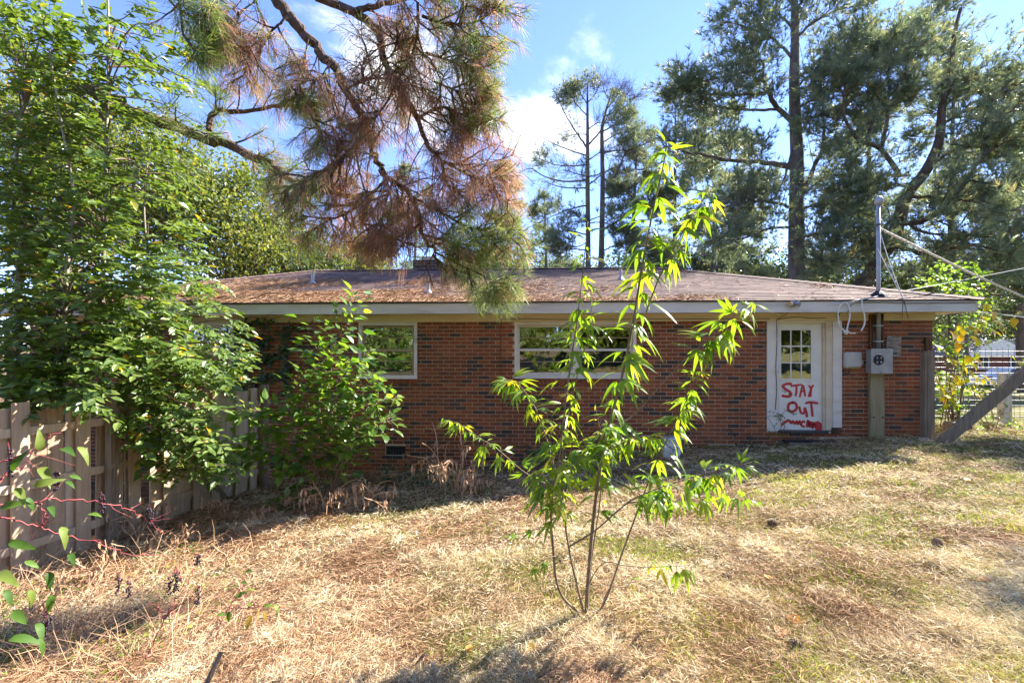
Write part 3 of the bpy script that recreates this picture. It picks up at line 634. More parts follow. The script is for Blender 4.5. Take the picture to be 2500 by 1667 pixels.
def build_fixtures():
    # electric meter box with its empty socket
    x0, x1 = xw(2127), xw(2178); z0, z1 = zw(911, 2150), zw(852, 2150); y1 = YW - .075; y0 = YW - .20
    p = on_y(2119, 880, y1)
    mbx = empty('meter_box', (x0, YW, z0), 'grey metal electric meter box with empty round socket on a wooden post', 'meter box')
    x0f, x1f = on_y(2127, 880, y0)[0], on_y(2178, 880, y0)[0]; z0, z1 = on_y(2150, 911, y0)[2], on_y(2150, 852, y0)[2]
    b = MB(); b.box(x0f, x1f, y0, y1, z0, z1); b.build('enclosure', M['metal'], mbx)
    MB().box(x0f - .006, x1f + .006, y0 - .008, y0 - .001, z0 - .006, z1 + .006).build('cover', M['metal'], mbx)
    c = on_y(2145, 878.6, y0 - .01); R = .078
    a = np.linspace(0, 2 * pi, 29)
    ring = [(c[0] + R * cos(t), c[1], c[2] + R * sin(t)) for t in a]
    MB().tube(ring, .009, 8).build('socket_ring', M['darkmetal'], mbx)
    s = MB(); s.tube([c + (0, .0015, 0), c + (0, -.004, 0)], [R, R], 24); s.build('socket', M['black'], mbx)
    j = MB()
    for ax, az in ((-.03, .035), (.03, .035), (-.03, -.035), (.03, -.035)): j.box(c[0] + ax - .008, c[0] + ax + .008, c[1] - .02, c[1] - .004, c[2] + az - .018, c[2] + az + .018)
    j.build('socket_jaws', M['metal'], mbx)
    MB().box(c[0] - .03, c[0] + .045, y0 - .0105, y0 - .0085, c[2] + .098, c[2] + .106).build('maker_plate', M['cable'], mbx)
    MB().tube([(c[0] + .03, y0 - .01, z0 + .012), (c[0] + .03, y0 - .02, z0 + .012)], .007, 8).build('latch', M['darkmetal'], mbx)
    # telephone box
    q0, q1 = zx(890, 597, YW - .09), zx(1030, 468, YW - .09)
    t = empty('telephone_box', (q0[0], YW, q0[2]), 'rounded beige grey plastic utility box between the door and the meter', 'utility box')
    b = MB(); rbox(b, q0[0], q1[0], YW - .09, YW - .012, q0[2], q1[2], .022); b.build('cover', M['greyplastic'], t)
    b = MB(); b.box(q0[0] + .012, q1[0] - .012, YW - .03, YW - .009, q0[2] - .012, q1[2] - .02); b.build('base', M['greyplastic'], t)
    b = MB(); b.box(q1[0], q1[0] + .018, YW - .07, YW - .04, q0[2] + .06, q0[2] + .12); b.build('latch', M['greyplastic'], t)
    k = MB(); k.tube(spline([zx(885, 590, YW - .02), zx(870, 625, YW - .03), zx(895, 645, YW - .03), zx(920, 630, YW - .03), zx(925, 597, YW - .03)], 20), .006, 5); k.build('cable_tail', M['black'], t)
    # post that carries the meter: sound below, rotted above
    g = float(ground(xw(2142), YW))
    po = empty('meter_post', (xw(2142), YW - .1, g), 'wide greenish plank post under the meter box, upper end rotted brown', 'post')
    rng = np.random.default_rng(8)
    a0, a1 = zx(1092, 900, YW - .075)[0], zx(1208, 900, YW - .075)[0]
    MB().box(a0, a1, YW - .075, YW - .014, g - .1, on_y(2142, 908, YW - .075)[2]).build('lower_plank', M['greenwood'], po)
    u0, u1 = zx(1084, 300, YW - .05)[0], zx(1196, 300, YW - .05)[0]; zt, zb_ = ZSO - .01, zw(850, 2140)
    up = MB(); n = 9
    for i in range(n):
        a = u0 + (u1 - u0) * i / n; b = u0 + (u1 - u0) * (i + 1) / n
        d = rng.uniform(0, .03); up.box(a, b, YW - .07 + d, YW - .031 - .0005 * i, zb_ + rng.uniform(-.02, .02), zt - rng.uniform(0, .05), r=rng.uniform(0, 1))
    up.build('rotted_plank', M['rot'], po)
    for a in (1120, 1190):
        c = zx(a, 1002, YW - .076); MB().tube([c, c - (0, .014, 0)], .014, 6).build('bolt', M['darkmetal'], po)
    # conduit and mast through the roof
    mx = on_y(2145, 800, YW - .1)[0]; my = YW - .095
    ztop = on_y(2140, 500, my)[2]; mt = empty('service_mast', (mx, my, z1), 'tall grey conduit mast with weatherhead rising through the roof edge', 'mast')
    MB().tube([(mx, my, z1 - .01), (mx, my, ztop)], .031, 14).build('conduit', M['metal'], mt, smooth=True)
    h = MB(); prof = [(.0, .034), (.02, .058), (.06, .066), (.10, .058), (.13, .034), (.145, .006)]
    h.tube([(mx + .012, my, ztop + a) for a, b in prof], [b for a, b in prof], 14); h.build('weatherhead', M['metal'], mt, smooth=True)
    for py in (795, 833):
        zc = on_y(2145, py, my)[2]; s = MB(); s.box(mx - .07, mx + .055, my - .036, my - .032, zc - .011, zc + .011); s.box(mx - .07, mx - .035, my - .033, my + .03, zc - .011, zc + .011); s.build('strap', M['metal'], mt)
    zr = ZR0 + RISE / HS * (my - RY0)
    MB().tube([(mx, my, zr - .03), (mx, my, zr + .03), (mx, my, zr + .09)], [.15, .11, .04], 12).build('roof_boot', M['black'], mt)
    zc = on_y(2141, 549, my)[2]; MB().tube([(mx, my, zc - .014), (mx, my, zc + .014)], .042, 12).build('clamp', M['darkmetal'], mt)
    z1o = lambda a, b, y: on_y(1750 + a / 3.136, 450 + b / 3.136, y)
    lp = MB()
    lp.tube(spline([z1o(1250, 155, my), z1o(1300, 180, my - .05), z1o(1322, 230, my - .06), z1o(1300, 275, my - .05), z1o(1265, 255, my - .04), z1o(1250, 205, my - .02)], 26), .007, 5)
    lp.tube(spline([z1o(1255, 165, my), z1o(1310, 200, my), z1o(1325, 300, my), z1o(1322, 360, my)], 18), .006, 5)
    lp.tube(spline([z1o(1315, 270, my), z1o(1290, 320, my), z1o(1275, 360, my), z1o(1278, 410, my)], 14), .005, 5)
    lp.build('drip_loop', M['black'], mt)
    # overhead cables
    A = np.array(z1o(1248, 340, my)); B = W(2560, 752, 8.6)
    P = spline([A, (A + B) / 2 - (0, 0, .03), B], 120); t_ = np.arange(120)
    sc = MB()
    for ph in (0, 2.09, 4.19):
        off = np.stack([np.zeros(120), np.cos(t_ * .8 + ph), np.sin(t_ * .8 + ph)], -1) * .012
        sc.tube(P + off, .010, 5)
    o = sc.build('service_cable', M['cable']); tag(o, 'thick twisted pale service cable running from the mast to the right', 'cable')
    o = MB().tube(spline([z1o(1450, 812, RY0 + .4), W(2360, 682, 9.0), W(2560, 643, 10.5)], 30), .006, 5).build('telephone_wire', M['cable']); tag(o, 'thin pale wire rising to the right from the roof edge', 'wire')
    o = MB().tube(spline([z1o(1985, 975, YF), W(2440, 767, 8.2), W(2560, 782, 9.0)], 30), .006, 5).build('telephone_wire', M['cable']); tag(o, 'thin pale wire leaving the white fascia corner to the right', 'wire')
    gw = empty('guy_wires', z1o(1430, 885, YF), 'pair of thin pale guy lines from mast down to the fascia', 'wire')
    MB().tube(spline([z1o(1245, 350, my), z1o(1330, 620, my - .2), z1o(1430, 885, YF - .02)], 16), .006, 5).build('line', M['cable'], gw)
    MB().tube(spline([z1o(1225, 480, my), z1o(1290, 610, my - .15), z1o(1430, 885, YF - .02)], 16), .006, 5).build('line', M['cable'], gw)
    MB().tube([z1o(1428, 880, YF - .02), z1o(1418, 1030, YF - .01)], .004, 4).tube([z1o(1432, 880, YF - .02), z1o(1466, 1030, YF - .01)], .004, 4).build('line_tail', M['black'], gw)
    # white cable hanging in loops
    wl = empty('hanging_cable', z1o(990, 900, YF - .03), 'white cable hanging in loops from the fascia above the utility box', 'cable')
    yl = YF - .04
    MB().tube(spline([z1o(1262, 852, RY0 + .25), z1o(1110, 880, YF - .03), z1o(980, 905, yl), z1o(840, 926, YF - .02)], 24), .006, 5).build('run', M['cable'], wl)
    MB().tube(spline([z1o(a, b, yl) for a, b in ((975, 903), (940, 935), (928, 1000), (938, 1070), (965, 1110), (992, 1125), (1000, 1090), (1018, 1010), (1015, 940), (990, 905), (970, 905))], 60), .011, 6).build('loop', M['cable'], wl)
    MB().tube(spline([z1o(a, b, yl - .02) for a, b in ((1108, 875), (1115, 950), (1132, 1010), (1130, 1070), (1104, 1122))], 30), .010, 6).build('loop', M['cable'], wl)
    MB().tube(spline([z1o(a, b, yl - .02) for a, b in ((965, 1112), (990, 1128), (1000, 1140), (985, 1145), (975, 1130), (995, 1118), (1020, 1138), (1060, 1140))], 40), .010, 6).build('knot', M['cable'], wl)
    # dark wire along the frieze and down beside the door
    dw = empty('dark_wire', z1o(460, 1030, YW - .03), 'thin black wire along the frieze and down the left door trim', 'wire')
    MB().tube(spline([z1o(565, 955, YF - .02), z1o(545, 985, YW - .15), z1o(470, 1030, YW - .035), z1o(458, 1050, YW - .03), z1o(460, 1200, YW - .03), z1o(452, 1400, YW - .03), z1o(458, 1565, YW - .03), on_y(1893, 1000, YW - .03)], 50), .005, 5).build('drop', M['black'], dw)
    MB().tube(spline([z1o(470, 1032, YW - .035), z1o(600, 1018, YW - .034), z1o(780, 1026, YW - .034), z1o(920, 1012, YW - .034), z1o(950, 975, YF + .1), z1o(1010, 970, YF - .02), z1o(1050, 912, YF - .022), z1o(1270, 905, YF - .022), z1o(1500, 910, YF - .022), z1o(1980, 905, YF - .022)], 80), .005, 5).build('run', M['black'], dw)
    MB().tube(spline([on_y(1880, 778, YW - .033), on_y(1600, 779, YW - .033), on_y(1400, 780, YW - .033), on_y(1240, 779, YW - .033), on_y(1224, 790, YW - .03), on_y(1223, 900, YW - .02), on_y(1228, 1005, YW - .02)], 60), .005, 5).build('run', M['black'], dw)
    # flood light on the fascia
    c = np.array(z1o(575, 915, YF - .012))
    fl = empty('floodlight', c, 'small grey security floodlight with two lamp heads on the fascia', 'floodlight')
    MB().tube([c, c - (0, .025, 0)], .055, 14).build('base_plate', M['metal'], fl)
    for s in (-1, 1):
        a = c + (s * .03, -.03, 0); b = a + (s * .055, -.05, -.005)
        hd = MB(); hd.tube([a, a + (b - a) * .4, b], [.016, .035, .045], 12, cap=False); hd.build('lamp_head', M['metal'], fl)
        d = nrm(b - a); MB().tube([b - d * .01, b - d * .004], .042, 12).build('lamp_lens', M['glass'], fl)
    # weathered plywood patch and painter's stain beside the meter
    a, b = zx(1222, 508, YW - .02), zx(1340, 335, YW - .02)
    o = MB().box(a[0], b[0], YW - .03, YW - .012, a[2], b[2]).build('plywood_patch', solid('flaking_plywood', [(0.35, (.06, .045, .035)), (.5, (.30, .24, .19)), (.7, (.42, .37, .31))], 9, .95, .7, stretch=(1, 1, 4)))
    tag(o, 'flaking weathered plywood square behind the meter box corner', 'board')
    # corner post with its upper stub and the leaning timber
    g = float(ground(xw(2271), YW - .4)); yp = 7.62
    a0, a1 = zx(1543, 800, yp)[0], zx(1620, 800, yp)[0]
    cp = tag(MB().box(a0 + .035, a1, yp, yp + .09, g - .15, zx(1580, 455, yp)[2]).box(a0, a0 + .034, yp + .012, yp + .1, g - .15, zx(1550, 470, yp)[2]).build('corner_post', M['oldwood']), 'grey wooden post standing at the right corner of the brick wall', 'post')
    st = tag(MB().box(zx(1548, 400, YW - .05)[0], zx(1600, 400, YW - .05)[0], YW - .05, YW - .012, zx(1570, 560, YW - .05)[2], zx(1570, 350, YW - .05)[2]).build('timber_stub', M['rot']), 'short red brown board on the wall above the corner post', 'board')
    A = on_y(2293, 1062, 7.35); A[2] = float(ground(A[0], A[1])) - .03; B = W(2580, 845, 7.0)
    d = nrm(B - A); sd = nrm(np.cross(d, (0, 1, 0))); yv = np.cross(sd, d); w, t2 = .085, .025
    V = [p + s1 * w * sd + s2 * t2 * yv for p in (A, B) for s1, s2 in ((-1, -1), (1, -1), (1, 1), (-1, 1))]
    mb = MB(); mb.add(V, [(0, 1, 2, 3), (7, 6, 5, 4), (0, 4, 5, 1), (1, 5, 6, 2), (2, 6, 7, 3), (3, 7, 4, 0)])
    tag(mb.build('leaning_timber', M['oldwood']), 'long plank leaning down to the foot of the corner post', 'timber')
    ft = W(2560, 858, 7.2); gb = float(ground(ft[0] + .15, ft[1]))
    tag(MB().box(ft[0] + .1, ft[0] + .2, ft[1] - .05, ft[1] + .05, gb - .1, ft[2] + .25).build('fence_post', M['oldwood']), 'grey timber post holding the upper end of the leaning plank', 'post')
    # white post and wire fence
    zy = 8.55; p0 = W(2451, 1040, zy); p1 = W(2470, 1040, zy); gz_ = float(ground(p0[0], p0[1])) - .1
    peel = solid('peeling_white_paint', [(.33, (.10, .08, .06)), (.45, (.5, .47, .41)), (.8, (.68, .65, .58))], 6, .9, .5, stretch=(2, 2, 1))
    tag(MB().box(p0[0], p1[0], p0[1], p0[1] + .12, gz_, W(2460, 911, zy)[2]).build('fence_post', peel), 'white peeling fence post beyond the leaning plank', 'post')
    wf = MB(); Y0 = 9.3
    xs = np.arange(xw(2330) + .5, 14, .105); zlo, zhi = E - 1.35, E + .02
    for x in xs: wf.tube([(x, Y0, zlo), (x, Y0, zhi)], .0035, 3, cap=False)
    for z in np.arange(zlo + .05, zhi, .105): wf.tube([(xs[0], Y0, z), (xs[-1], Y0, z)], .0035, 3, cap=False)
    o = wf.build('wire_fence', M['darkmetal']); tag(o, 'square wire mesh fence beyond the white post', 'fence')
    # broken block, bucket, slab
    c = on_ground(2340, 1052); mb = MB(); rbox(mb, c[0] - .17, c[0] + .17, c[1] - .1, c[1] + .12, c[2] - .05, c[2] + .15, .03); o = mb.build('concrete_block', solid('dark_block', [(.3, (.06, .05, .045)), (.7, (.16, .13, .11))], 8, .95, .6)); tag(o, 'dark mossy block lying under the leaning plank', 'block')
    c = on_ground(2425, 1046); mb = MB(); rbox(mb, c[0] - .1, c[0] + .12, c[1] - .08, c[1] + .08, c[2] - .05, c[2] + .11, .02); o = mb.build('broken_block', M['terracotta']); tag(o, 'tan broken block beside the white fence post', 'block')
    b0 = on_ground(1640, 1117); b0[2] -= .01
    bk = empty('bucket', b0, 'dirty white plastic bucket standing by the brick wall', 'bucket')
    pl = solid('dirty_white_plastic', [(.3, (.36, .35, .33)), (.5, (.60, .60, .60)), (.8, (.70, .71, .73))], 6, .5, .05)
    b = MB(); b.tube([b0, b0 + (0, 0, .30), b0 + (0, 0, .33), b0 + (0, 0, .26)], [.125, .145, .146, .138], 24, cap=False); b.tube([b0 + (0, 0, .004), b0 + (0, 0, .006)], .124, 24); b.build('pail', pl, bk, smooth=True)
    for z_ in (.27, .31): MB().tube([b0 + (.149 * cos(t), .149 * sin(t), z_) for t in np.linspace(0, 2 * pi, 33)], .008, 6).build('rim_rib', pl, bk)
    a_ = np.linspace(-2.3, -1.1, 9); V = []; 
    for t in a_:
        for z_ in (.07, .22): r_ = .1255 + .02 * z_ / .3 + .0028; V.append((b0[0] + r_ * cos(t), b0[1] + r_ * sin(t), b0[2] + z_))
    link('printed_label', mesh('printed_label', V, [(2 * i, 2 * i + 2, 2 * i + 3, 2 * i + 1) for i in range(8)], solid('bucket_print', [(.42, (.72, .72, .72)), (.5, (.12, .2, .35)), (.56, (.7, .7, .7)), (.62, (.4, .42, .45))], 16, .5, 0, stretch=(1, 1, 2.2))), bk)
    MB().tube([b0 + (.15 * cos(t), -.02 - .15 * abs(sin(t)), .29 - .12 * sin(t) ** 2) for t in np.linspace(0, pi, 20)], .004, 5).build('handle', M['darkmetal'], bk)
    # worn slab at the door
    c0, c1 = xw(1896), xw(2045); gz0 = float(ground(xw(1960), YW - .3))
    o = MB().box(c0, c1 - .1, YW - .42, YW - .06, gz0 - .1, gz0 + .02).build('door_slab', solid('dirty_concrete', [(.3, (.13, .10, .075)), (.7, (.25, .20, .155))], 6, .95, .4)); tag(o, 'low worn concrete slab in front of the white door', 'slab')
    o = MB().box(c0 - .05, c1 - .25, YW - .36, YW - .26, gz0 + .022, gz0 + .055).build('loose_board', M['black']); tag(o, 'dark rotten board lying across the slab below the door', 'board')
build_fixtures()

# ------------------------------------------------------------------ wooden fence on the left
def build_fence():
    rng = np.random.default_rng(21)
    A = W(660, 1000, 7.85); B = W(-60, 1000, 4.15); A[2] = B[2] = 0
    d = nrm(B - A); n = np.array((-d[1], d[0], 0.)); n = n if n[0] > 0 else -n      # n faces the yard
    Ltot = np.linalg.norm(B - A)
    fe = empty('board_fence', (*A[:2], float(ground(*A[:2]))), 'weathered board on board wooden fence running from the house towards the viewer', 'fence')
    def obox(mb, s0, s1, o0, o1, z0, z1, r, lean=0.0):
        V = []
        for s in (s0, s1):
            for o in (o0, o1):
                for z in (z0, z1):
                    p = A + d * (s + lean * (z - z0)) + n * o; V.append((p[0], p[1], z))
        mb.add(V, [(0, 1, 3, 2), (4, 6, 7, 5), (0, 4, 5, 1), (2, 3, 7, 6), (0, 2, 6, 4), (1, 5, 7, 3)], r)
    H = 1.66
    def gz(s): p = A + d * s; return float(ground(p[0], p[1]))
    s = 0.02; k = 0
    while s < Ltot:                                  # boards at the back
        w = 0.14 + rng.uniform(-.004, .004)
        z0 = gz(s) + rng.uniform(.0, .05); lean = rng.normal(0, .008)
        if rng.uniform() > .04:
            mb = MB(); obox(mb, s, s + w, -.05 + rng.uniform(-.004, .004), -.032, z0, z0 + H + rng.uniform(-.05, .03), rng.uniform(0, 1), lean)
            mb.build('board', M['fencewood'], fe)
        s += w + rng.uniform(.003, .022); k += 1
    for fz in (.28, .88, 1.42):                      # rails follow the ground, in lengths
        for q in np.arange(0, Ltot, 2.4):
            e = min(q + 2.38, Ltot); V = []
            for s_ in (q, e):
                for o in (-.03, .008):
                    for z in (-.042, .042):
                        p = A + d * s_ + n * o; V.append((p[0], p[1], gz(s_) + fz + z))
            mb = MB(); mb.add(V, [(0, 1, 3, 2), (4, 6, 7, 5), (0, 4, 5, 1), (2, 3, 7, 6), (0, 2, 6, 4), (1, 5, 7, 3)], rng.uniform(0, 1)); mb.build('rail', M['fencewood'], fe)
    s = .35
    while s < Ltot:                                  # boards in front, spaced
        w = .14; z0 = gz(s) + .02
        mb = MB(); obox(mb, s, s + w, .010, .028, z0, z0 + H + rng.uniform(-.03, .05), rng.uniform(.3, 1), rng.normal(0, .01)); mb.build('board', M['fencewood'], fe)
        s += w + rng.choice([.16, .30, .42])
    for s in np.arange(.2, Ltot, 2.4):
        mb = MB(); obox(mb, s, s + .09, .03, .12, gz(s) - .2, gz(s) + H + .06, rng.uniform(0, .6)); mb.build('post', M['oldwood'], fe)
    mb = MB(); p0 = on_ground(555, 1215); p1 = W(485, 1140, 6.3)
    mb.tube([p0 + (0, 0, -.03), p1], .05, 4); tag(mb.build('loose_stake', M['greenwood']), 'short tan stake leaning against the fence behind the bush', 'stake')
build_fence()

# ------------------------------------------------------------------ across the street, right of the house
def build_far():
    r = np.random.default_rng(4)
    # street
    xs = np.linspace(-60, 120, 60); V = []; 
    for x in xs:
        for y in (36.0, 43.0): V.append((x, y, float(ground(x, y)) + .03))
    o = link('road', mesh('road', V, [(2 * i, 2 * i + 2, 2 * i + 3, 2 * i + 1) for i in range(59)], solid('asphalt', [(.3, (.045, .045, .047)), (.7, (.07, .07, .07))], 5, .9, .2))); tag(o, kind='structure')
    # neighbour's house
    c = W(2440, 900, 58); gz = float(ground(c[0], c[1])) ; 
    nb = empty('neighbour_house', (c[0], c[1], gz), 'low brick house with pale gable seen through the wire fence', 'house')
    x0, x1, y0, y1 = c[0] - 4.5, c[0] + 13, c[1], c[1] + 9; zt = W(2440, 868, 58)[2]
    fb = solid('far_brick', [(.3, (.14, .05, .035)), (.7, (.24, .09, .06))], 3, .9, 0)
    MB().box(x0, x1, y0, y1, gz - .5, zt).build('wall', fb, nb)
    rm = solid('far_roof', [(.3, (.10, .09, .09)), (.7, (.16, .15, .15))], 3, .9, 0)
    zr = zt + 2.1
    mb = MB(); xg = x0 + 4.5
    mb.add([(x0 - .6, y0 - .7, zt), (xg + 4.2, y0 - .7, zt), (xg + 4.2, y0 - .5, zt), (x0 - .6, y0 - .5, zt), (x0 + 4.2, y0 - .7, zr), (x0 + 4.2, y0 - .5, zr)], [(0, 1, 4), (3, 5, 2)]); mb.build('gable', M['white'], nb)
    mb = MB(); mb.add([(x0 - .8, y0 - .8, zt - .1), (x1 + .8, y0 - .8, zt - .1), (x1 - 3, (y0 + y1) / 2, zr), (x0 + 3, (y0 + y1) / 2, zr), (x1 + .8, y1 + .8, zt - .1), (x0 - .8, y1 + .8, zt - .1)], [(0, 1, 2, 3), (4, 5, 3, 2)]); mb.add([(x0 - .8, y0 - .8, zt - .1), (x0 - .8, y1 + .8, zt - .1), (x0 + 3, (y0 + y1) / 2, zr), (x1 + .8, y0 - .8, zt - .1), (x1 + .8, y1 + .8, zt - .1), (x1 - 3, (y0 + y1) / 2, zr)], [(0, 1, 2), (3, 4, 5)]); mb.build('roof', rm, nb)
    for px in (2400, 2480):
        a = on_y(px - 12, 899, y0 - .06); b = on_y(px + 12, 872, y0 - .06)
        w = MB().box(a[0], b[0], y0 - .05, y0 - .005, a[2], b[2]).build('window', M['dark'], nb)
        f = MB(); frame_box(f, a[0] - .1, b[0] + .1, a[2] - .1, b[2] + .1, .12, y0 - .12, y0 - .06); f.box((a[0] + b[0]) / 2 - .04, (a[0] + b[0]) / 2 + .04, y0 - .11, y0 - .065, a[2], b[2]); f.build('window_frame', M['white'], w)
    # pale car parked across the street
    Zc = 34.0; p = W(2395, 960, Zc); cx, cy = p[0], p[1]; g = float(ground(cx + 2, cy)) + .02
    car = empty('parked_car', (cx + 2.2, cy, g), 'silver white car parked across the street behind the fence', 'car')
    paint = solid('car_paint', [(.3, (.60, .61, .62)), (.7, (.68, .69, .70))], 1, .3, 0, metal=.1)
    side = [(0, .35), (.05, .72), (.9, .85), (1.35, 1.30), (1.6, 1.38), (2.9, 1.38), (3.5, 1.0), (4.4, .88), (4.55, .6), (4.5, .32)]
    n = len(side); hw = .85
    V = [(cx + a, cy - hw * (1 if z < .9 else .82), g + z) for a, z in side] + [(cx + a, cy + hw * (1 if z < .9 else .82), g + z) for a, z in side]
    Fc = [(i, (i + 1) % n, n + (i + 1) % n) for i in range(n)] + [(i, n + (i + 1) % n, n + i) for i in range(n)]
    mid = [(0, 1, 2), (0, 2, 9), (2, 7, 9), (7, 8, 9), (2, 3, 6), (2, 6, 7), (3, 4, 5), (3, 5, 6)]
    Fc += mid + [(a + n, c_ + n, b + n) for a, b, c_ in mid]
    mb = MB(); mb.add(V, Fc); mb.build('body', paint, car)
    gl = solid('car_glass', [(.3, (.015, .018, .02)), (.7, (.03, .035, .04))], 2, .08, 0, spec=.6)
    for a, b, c_, d_ in ((1.2, 1.5, 2.15, 2.15), (2.25, 2.25, 2.85, 3.3)):
        mb = MB(); yy = cy - .80; mb.add([(cx + a, yy - .06, g + .92), (cx + d_, yy - .06, g + .92), (cx + c_, yy + .07, g + 1.3), (cx + b, yy + .07, g + 1.3)], [(0, 1, 2, 3)]); mb.build('window', gl, car)
    for a in (.8, 3.65):
        w = MB().tube([(cx + a, cy - .87, g + .32), (cx + a, cy - .66, g + .32)], .32, 18).build('tyre', M['black'], car)
        MB().tube([(cx + a, cy - .88, g + .32), (cx + a, cy - .871, g + .32)], .19, 14).build('rim', M['metal'], w)
    MB().box(cx - .01, cx + .03, cy - .8, cy - .45, g + .6, g + .75).build('tail_light', solid('tail_light_red', [(.3, (.25, .02, .02)), (.7, (.3, .03, .03))], 3, .3, 0), car)
build_far()
# ------------------------------------------------------------------ trees
from mathutils import Matrix
UP = np.array((0., 0., 1.))
OV_T = np.array([(0, 0, 0), (.33, 0, -.03), (.68, 0, -.04), (1, 0, -.10), (.28, .23, .05), (.62, .20, .03), (.28, -.23, .05), (.62, -.20, .03)])
OV_F = np.array([(0, 1, 4), (1, 5, 4), (1, 2, 5), (2, 3, 5), (0, 6, 1), (1, 6, 7), (1, 7, 2), (2, 7, 3)])
RH_T = np.array([(0, 0, 0), (.5, .30, .06), (1, 0, -.04), (.5, -.30, .06)]); RH_F = np.array([(0, 2, 1), (0, 3, 2)])
def needles(rng, base, d, L, w, droop=.2):
    """one thin bent blade per row of base and d"""
    n = len(base); d = nrm(d); L = np.broadcast_to(L, (n,))[:, None]; w = np.broadcast_to(w, (n,))[:, None]
    side = nrm(np.cross(d, rdir(rng, n))) * w
    mid = base + d * L * .55 - UP * L * droop * .3; tip = base + d * L - UP * L * droop
    V = np.stack([base - side * .6, base + side * .6, mid + side, mid - side, tip], 1).reshape(-1, 3)
    Fc = (np.array([(0, 1, 2), (0, 2, 3), (3, 2, 4)])[None] + (np.arange(n) * 5)[:, None, None]).reshape(-1, 3)
    return V, Fc
def blades1(rng, base, d, L, w):
    """one triangle per row"""
    n = len(base); d = nrm(d); L = np.broadcast_to(L, (n,))[:, None]; w = np.broadcast_to(w, (n,))[:, None]
    side = nrm(np.cross(d, rdir(rng, n))) * w
    V = np.stack([base - side, base + side, base + d * L], 1).reshape(-1, 3)
    return V, np.arange(3 * n).reshape(-1, 3)
def side_branches(rng, path, n, length, t0=.2, fwd=.5, bias=(0, 0, 0), seg=5, wob=.12, taper=True, flat=.5):
    """n curved shoots leaving a path"""
    path = np.asarray(path); m = len(path); out = []
    T = nrm(np.gradient(path, axis=0))
    for t in np.sort(rng.uniform(t0, 1.0, n)):
        i = min(int(t * (m - 1)), m - 1)
        r = rdir(rng, 1)[0]; r[2] *= flat; r -= T[i] * np.dot(r, T[i])
        d = nrm(T[i] * fwd + nrm(r) * .8 + np.array(bias))
        L = length * rng.uniform(.55, 1.25) * ((1.15 - .75 * t) if taper else 1)
        P = [path[i]]; 
        for k in range(seg):
            d = nrm(d + rng.normal(0, wob, 3) + np.array(bias) * .25); P.append(P[-1] + d * L / seg)
        out.append(np.array(P))
    return out
def clump(P, seed, f=1.5):
    """smooth value in space that leaves ragged holes in a crown"""
    r = np.random.default_rng(seed); v = np.zeros(len(P))
    for k in range(7):
        d = rdir(r, 1)[0]; v += np.sin(P @ d * f * r.uniform(.7, 2.2) + r.uniform(0, 6.28))
    return v / 7 ** .5 + .01
